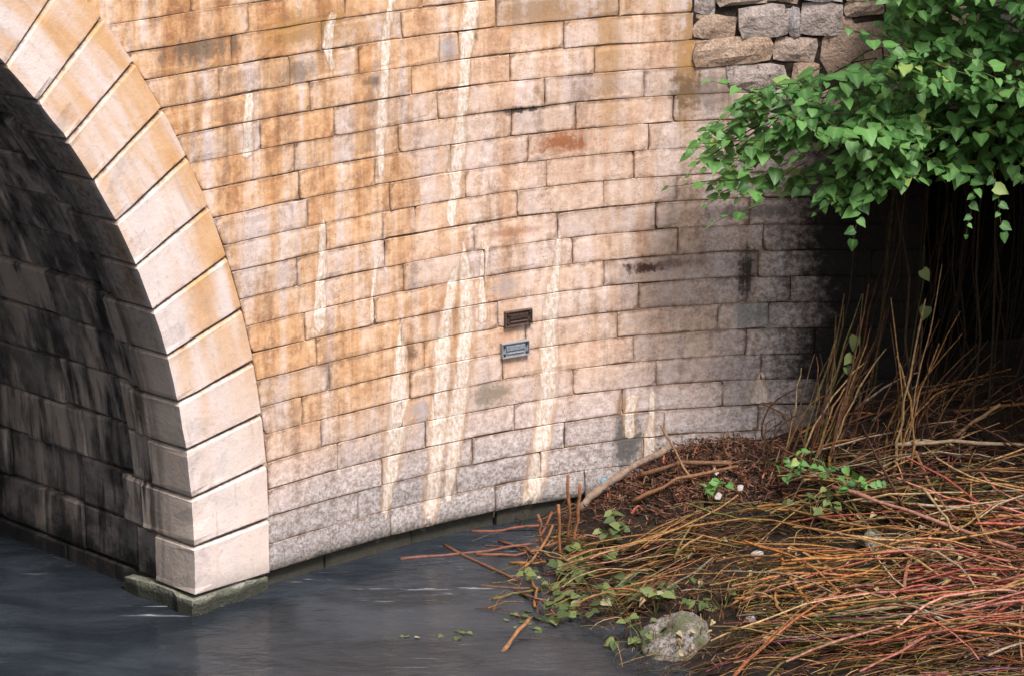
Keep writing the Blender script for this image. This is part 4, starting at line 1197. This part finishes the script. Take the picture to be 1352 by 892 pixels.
sprig((2.30, 22.35, .62), 7, .08, .22, 'dim green seedlings at the dark hollow in the tangle')
sprig((.80, 22.70, .30), 9, .10, .26, 'green leaves by the water behind the upright orange canes')
sprig((.50, 22.35, .16), 12, .10, .30, 'leafy green sprig trailing beside the upright orange canes')
sprig((.62, 21.75, .12), 14, .11, .32, 'pale green leafy sprig trailing over the water edge')
sprig((.38, 21.45, .06), 8, .11, .22, 'lowest leafy green sprig dipping into the water')
sprig((1.05, 21.30, .20), 7, .10, .22, 'leafy sprig hanging just behind the mossy boulder')
sprig((1.1, 20.72, .15), 6, .085, .2, 'few green leaves lying in front of the mossy boulder')
sprig((.80, 21.35, .2), 9, .09, .3, 'dull leafy sprig left of the mossy boulder')
sprig((.95, 20.75, .15), 8, .085, .24, 'dull leaves matted against the left side of the boulder')
sprig((1.55, 21.25, .25), 8, .08, .3, 'dull leaves among stems right behind the boulder')
sprig((.30, 22.05, .12), 9, .09, .25, 'dull leafy sprig at the water below the upright canes')
sprig((1.55, 23.0, .52), 4, .085, .18, 'pair of round green leaves on the brown mulch')
# water weed
def weed(base, n, spread, label):
    p = Plant('water_weed', base, label, 'weed', 'green weed floating on the water'); p.dull = True
    for i in range(n):
        a = rl.uniform(0, 6.28); q = Vector(base) + Vector((rl.gauss(0, spread), rl.gauss(0, spread * 1.4), rl.uniform(.172, .18)))
        p.leaf(q, Vector((math.cos(a), math.sin(a), 0)), Vector((rl.gauss(0, .2), rl.gauss(0, .2), 1)), rl.uniform(.04, .075))
    p.finish()
weed((-.42, 21.0, 0), 5, .06, 'small clump of green weed floating on open water'); weed((.08, 21.3, 0), 14, .10, 'dark green weed trailing off the bank into the water'); weed((-.80, 21.05, 0), 3, .04, 'tiny green weed clump floating farthest out')

def scrap(x, y, sz, label, mat='paper', flat=.28, z=None, name='litter_scrap', cat='litter', group='pale scraps of litter'):
    bm = bmesh.new(); bmesh.ops.create_icosphere(bm, subdivisions=2, radius=1); o = rl.uniform(0, 99)
    az = rl.uniform(0, 3)
    for v in bm.verts:
        n = mnoise.noise(v.co * 1.8 + Vector((o, 0, 0))) * .45
        c = v.co * (1 + n); c = Vector((c.x * 1.25, c.y * .8, c.z * flat)) * sz; c.rotate(Matrix.Rotation(az, 3, 'Z')); c.rotate(Matrix.Rotation(.5, 3, 'X'))
        v.co = c + Vector((x, y, (ground(x, y) + .10) if z is None else z))
    me = bpy.data.meshes.new(name); bm.to_mesh(me); bm.free(); me.materials.append(M[mat])
    return tag(link(name, me), label, cat, group)
scrap(.74, 23.68, .035, 'crumpled blue and white wrapper tucked behind the driftwood', 'blue', .6, .47, group=None)
scrap(.78, 23.70, .022, 'white shred beside the blue wrapper behind the driftwood', 'paper', .6, .50)
scrap(1.10, 23.75, .030, 'white scrap at the top end of the driftwood branch', 'paper', .6)
for i, (x, y, s_, lab) in enumerate([(1.80,23.05,.030,'white scrap on the mulch left of the seedlings'),(1.62,22.95,.035,'small white scrap on the brown mulch'),(1.62,23.30,.028,'whitish scrap on the mulch near the wall'),
      (1.85,21.95,.045,'pale lump lying in the middle of the tangle'),(2.75,22.05,.09,'greyish clod of debris right of the dark hollow'),(3.0,21.9,.07,'grey clod of debris below the pink cane'),(3.6,22.3,.06,'grey stone half hidden at the right edge'),
      (3.75,22.25,.055,'pale stone at the right edge among red canes'),(1.72,20.72,.04,'cream scrap right of the mossy boulder'),(2.6,22.75,.04,'pale chip among the stems under the bundle'),(.18,22.2,.02,'tiny white fleck at the water edge')]):
    scrap(x, y, s_, lab, 'paper' if i not in (4, 5, 6, 7) else 'boulder')
# withered leaves caught on the stems
for i in range(70):
    x, y = rc.uniform(.9, 4.0), rc.uniform(19.9, 22.6)
    if x < lerp_tab(EDGE, y) + .2: continue
    o = link('withered_leaf', wl_me, None) if 'wl_me' in globals() else None
    if o is None:
        V, F, T = leaf_mesh(99, .5, .6); wl_me = mesh('withered_leaf', V, F, M['dryleaf']); o = link('withered_leaf', wl_me)
    o.matrix_world = leaf_matrix(Vector((x, y, ground(x, y) + rc.uniform(.12, .18))), Vector((rc.gauss(0, 1), rc.gauss(0, 1), rc.gauss(-.3, .4))), Vector((rc.gauss(0, .6), rc.gauss(-.4, .6), 1)), rc.uniform(.035, .07))
    tag(o, 'small curled buff leaf caught on the tangle of dead stems', 'dead leaf', 'withered leaves on the tangle')
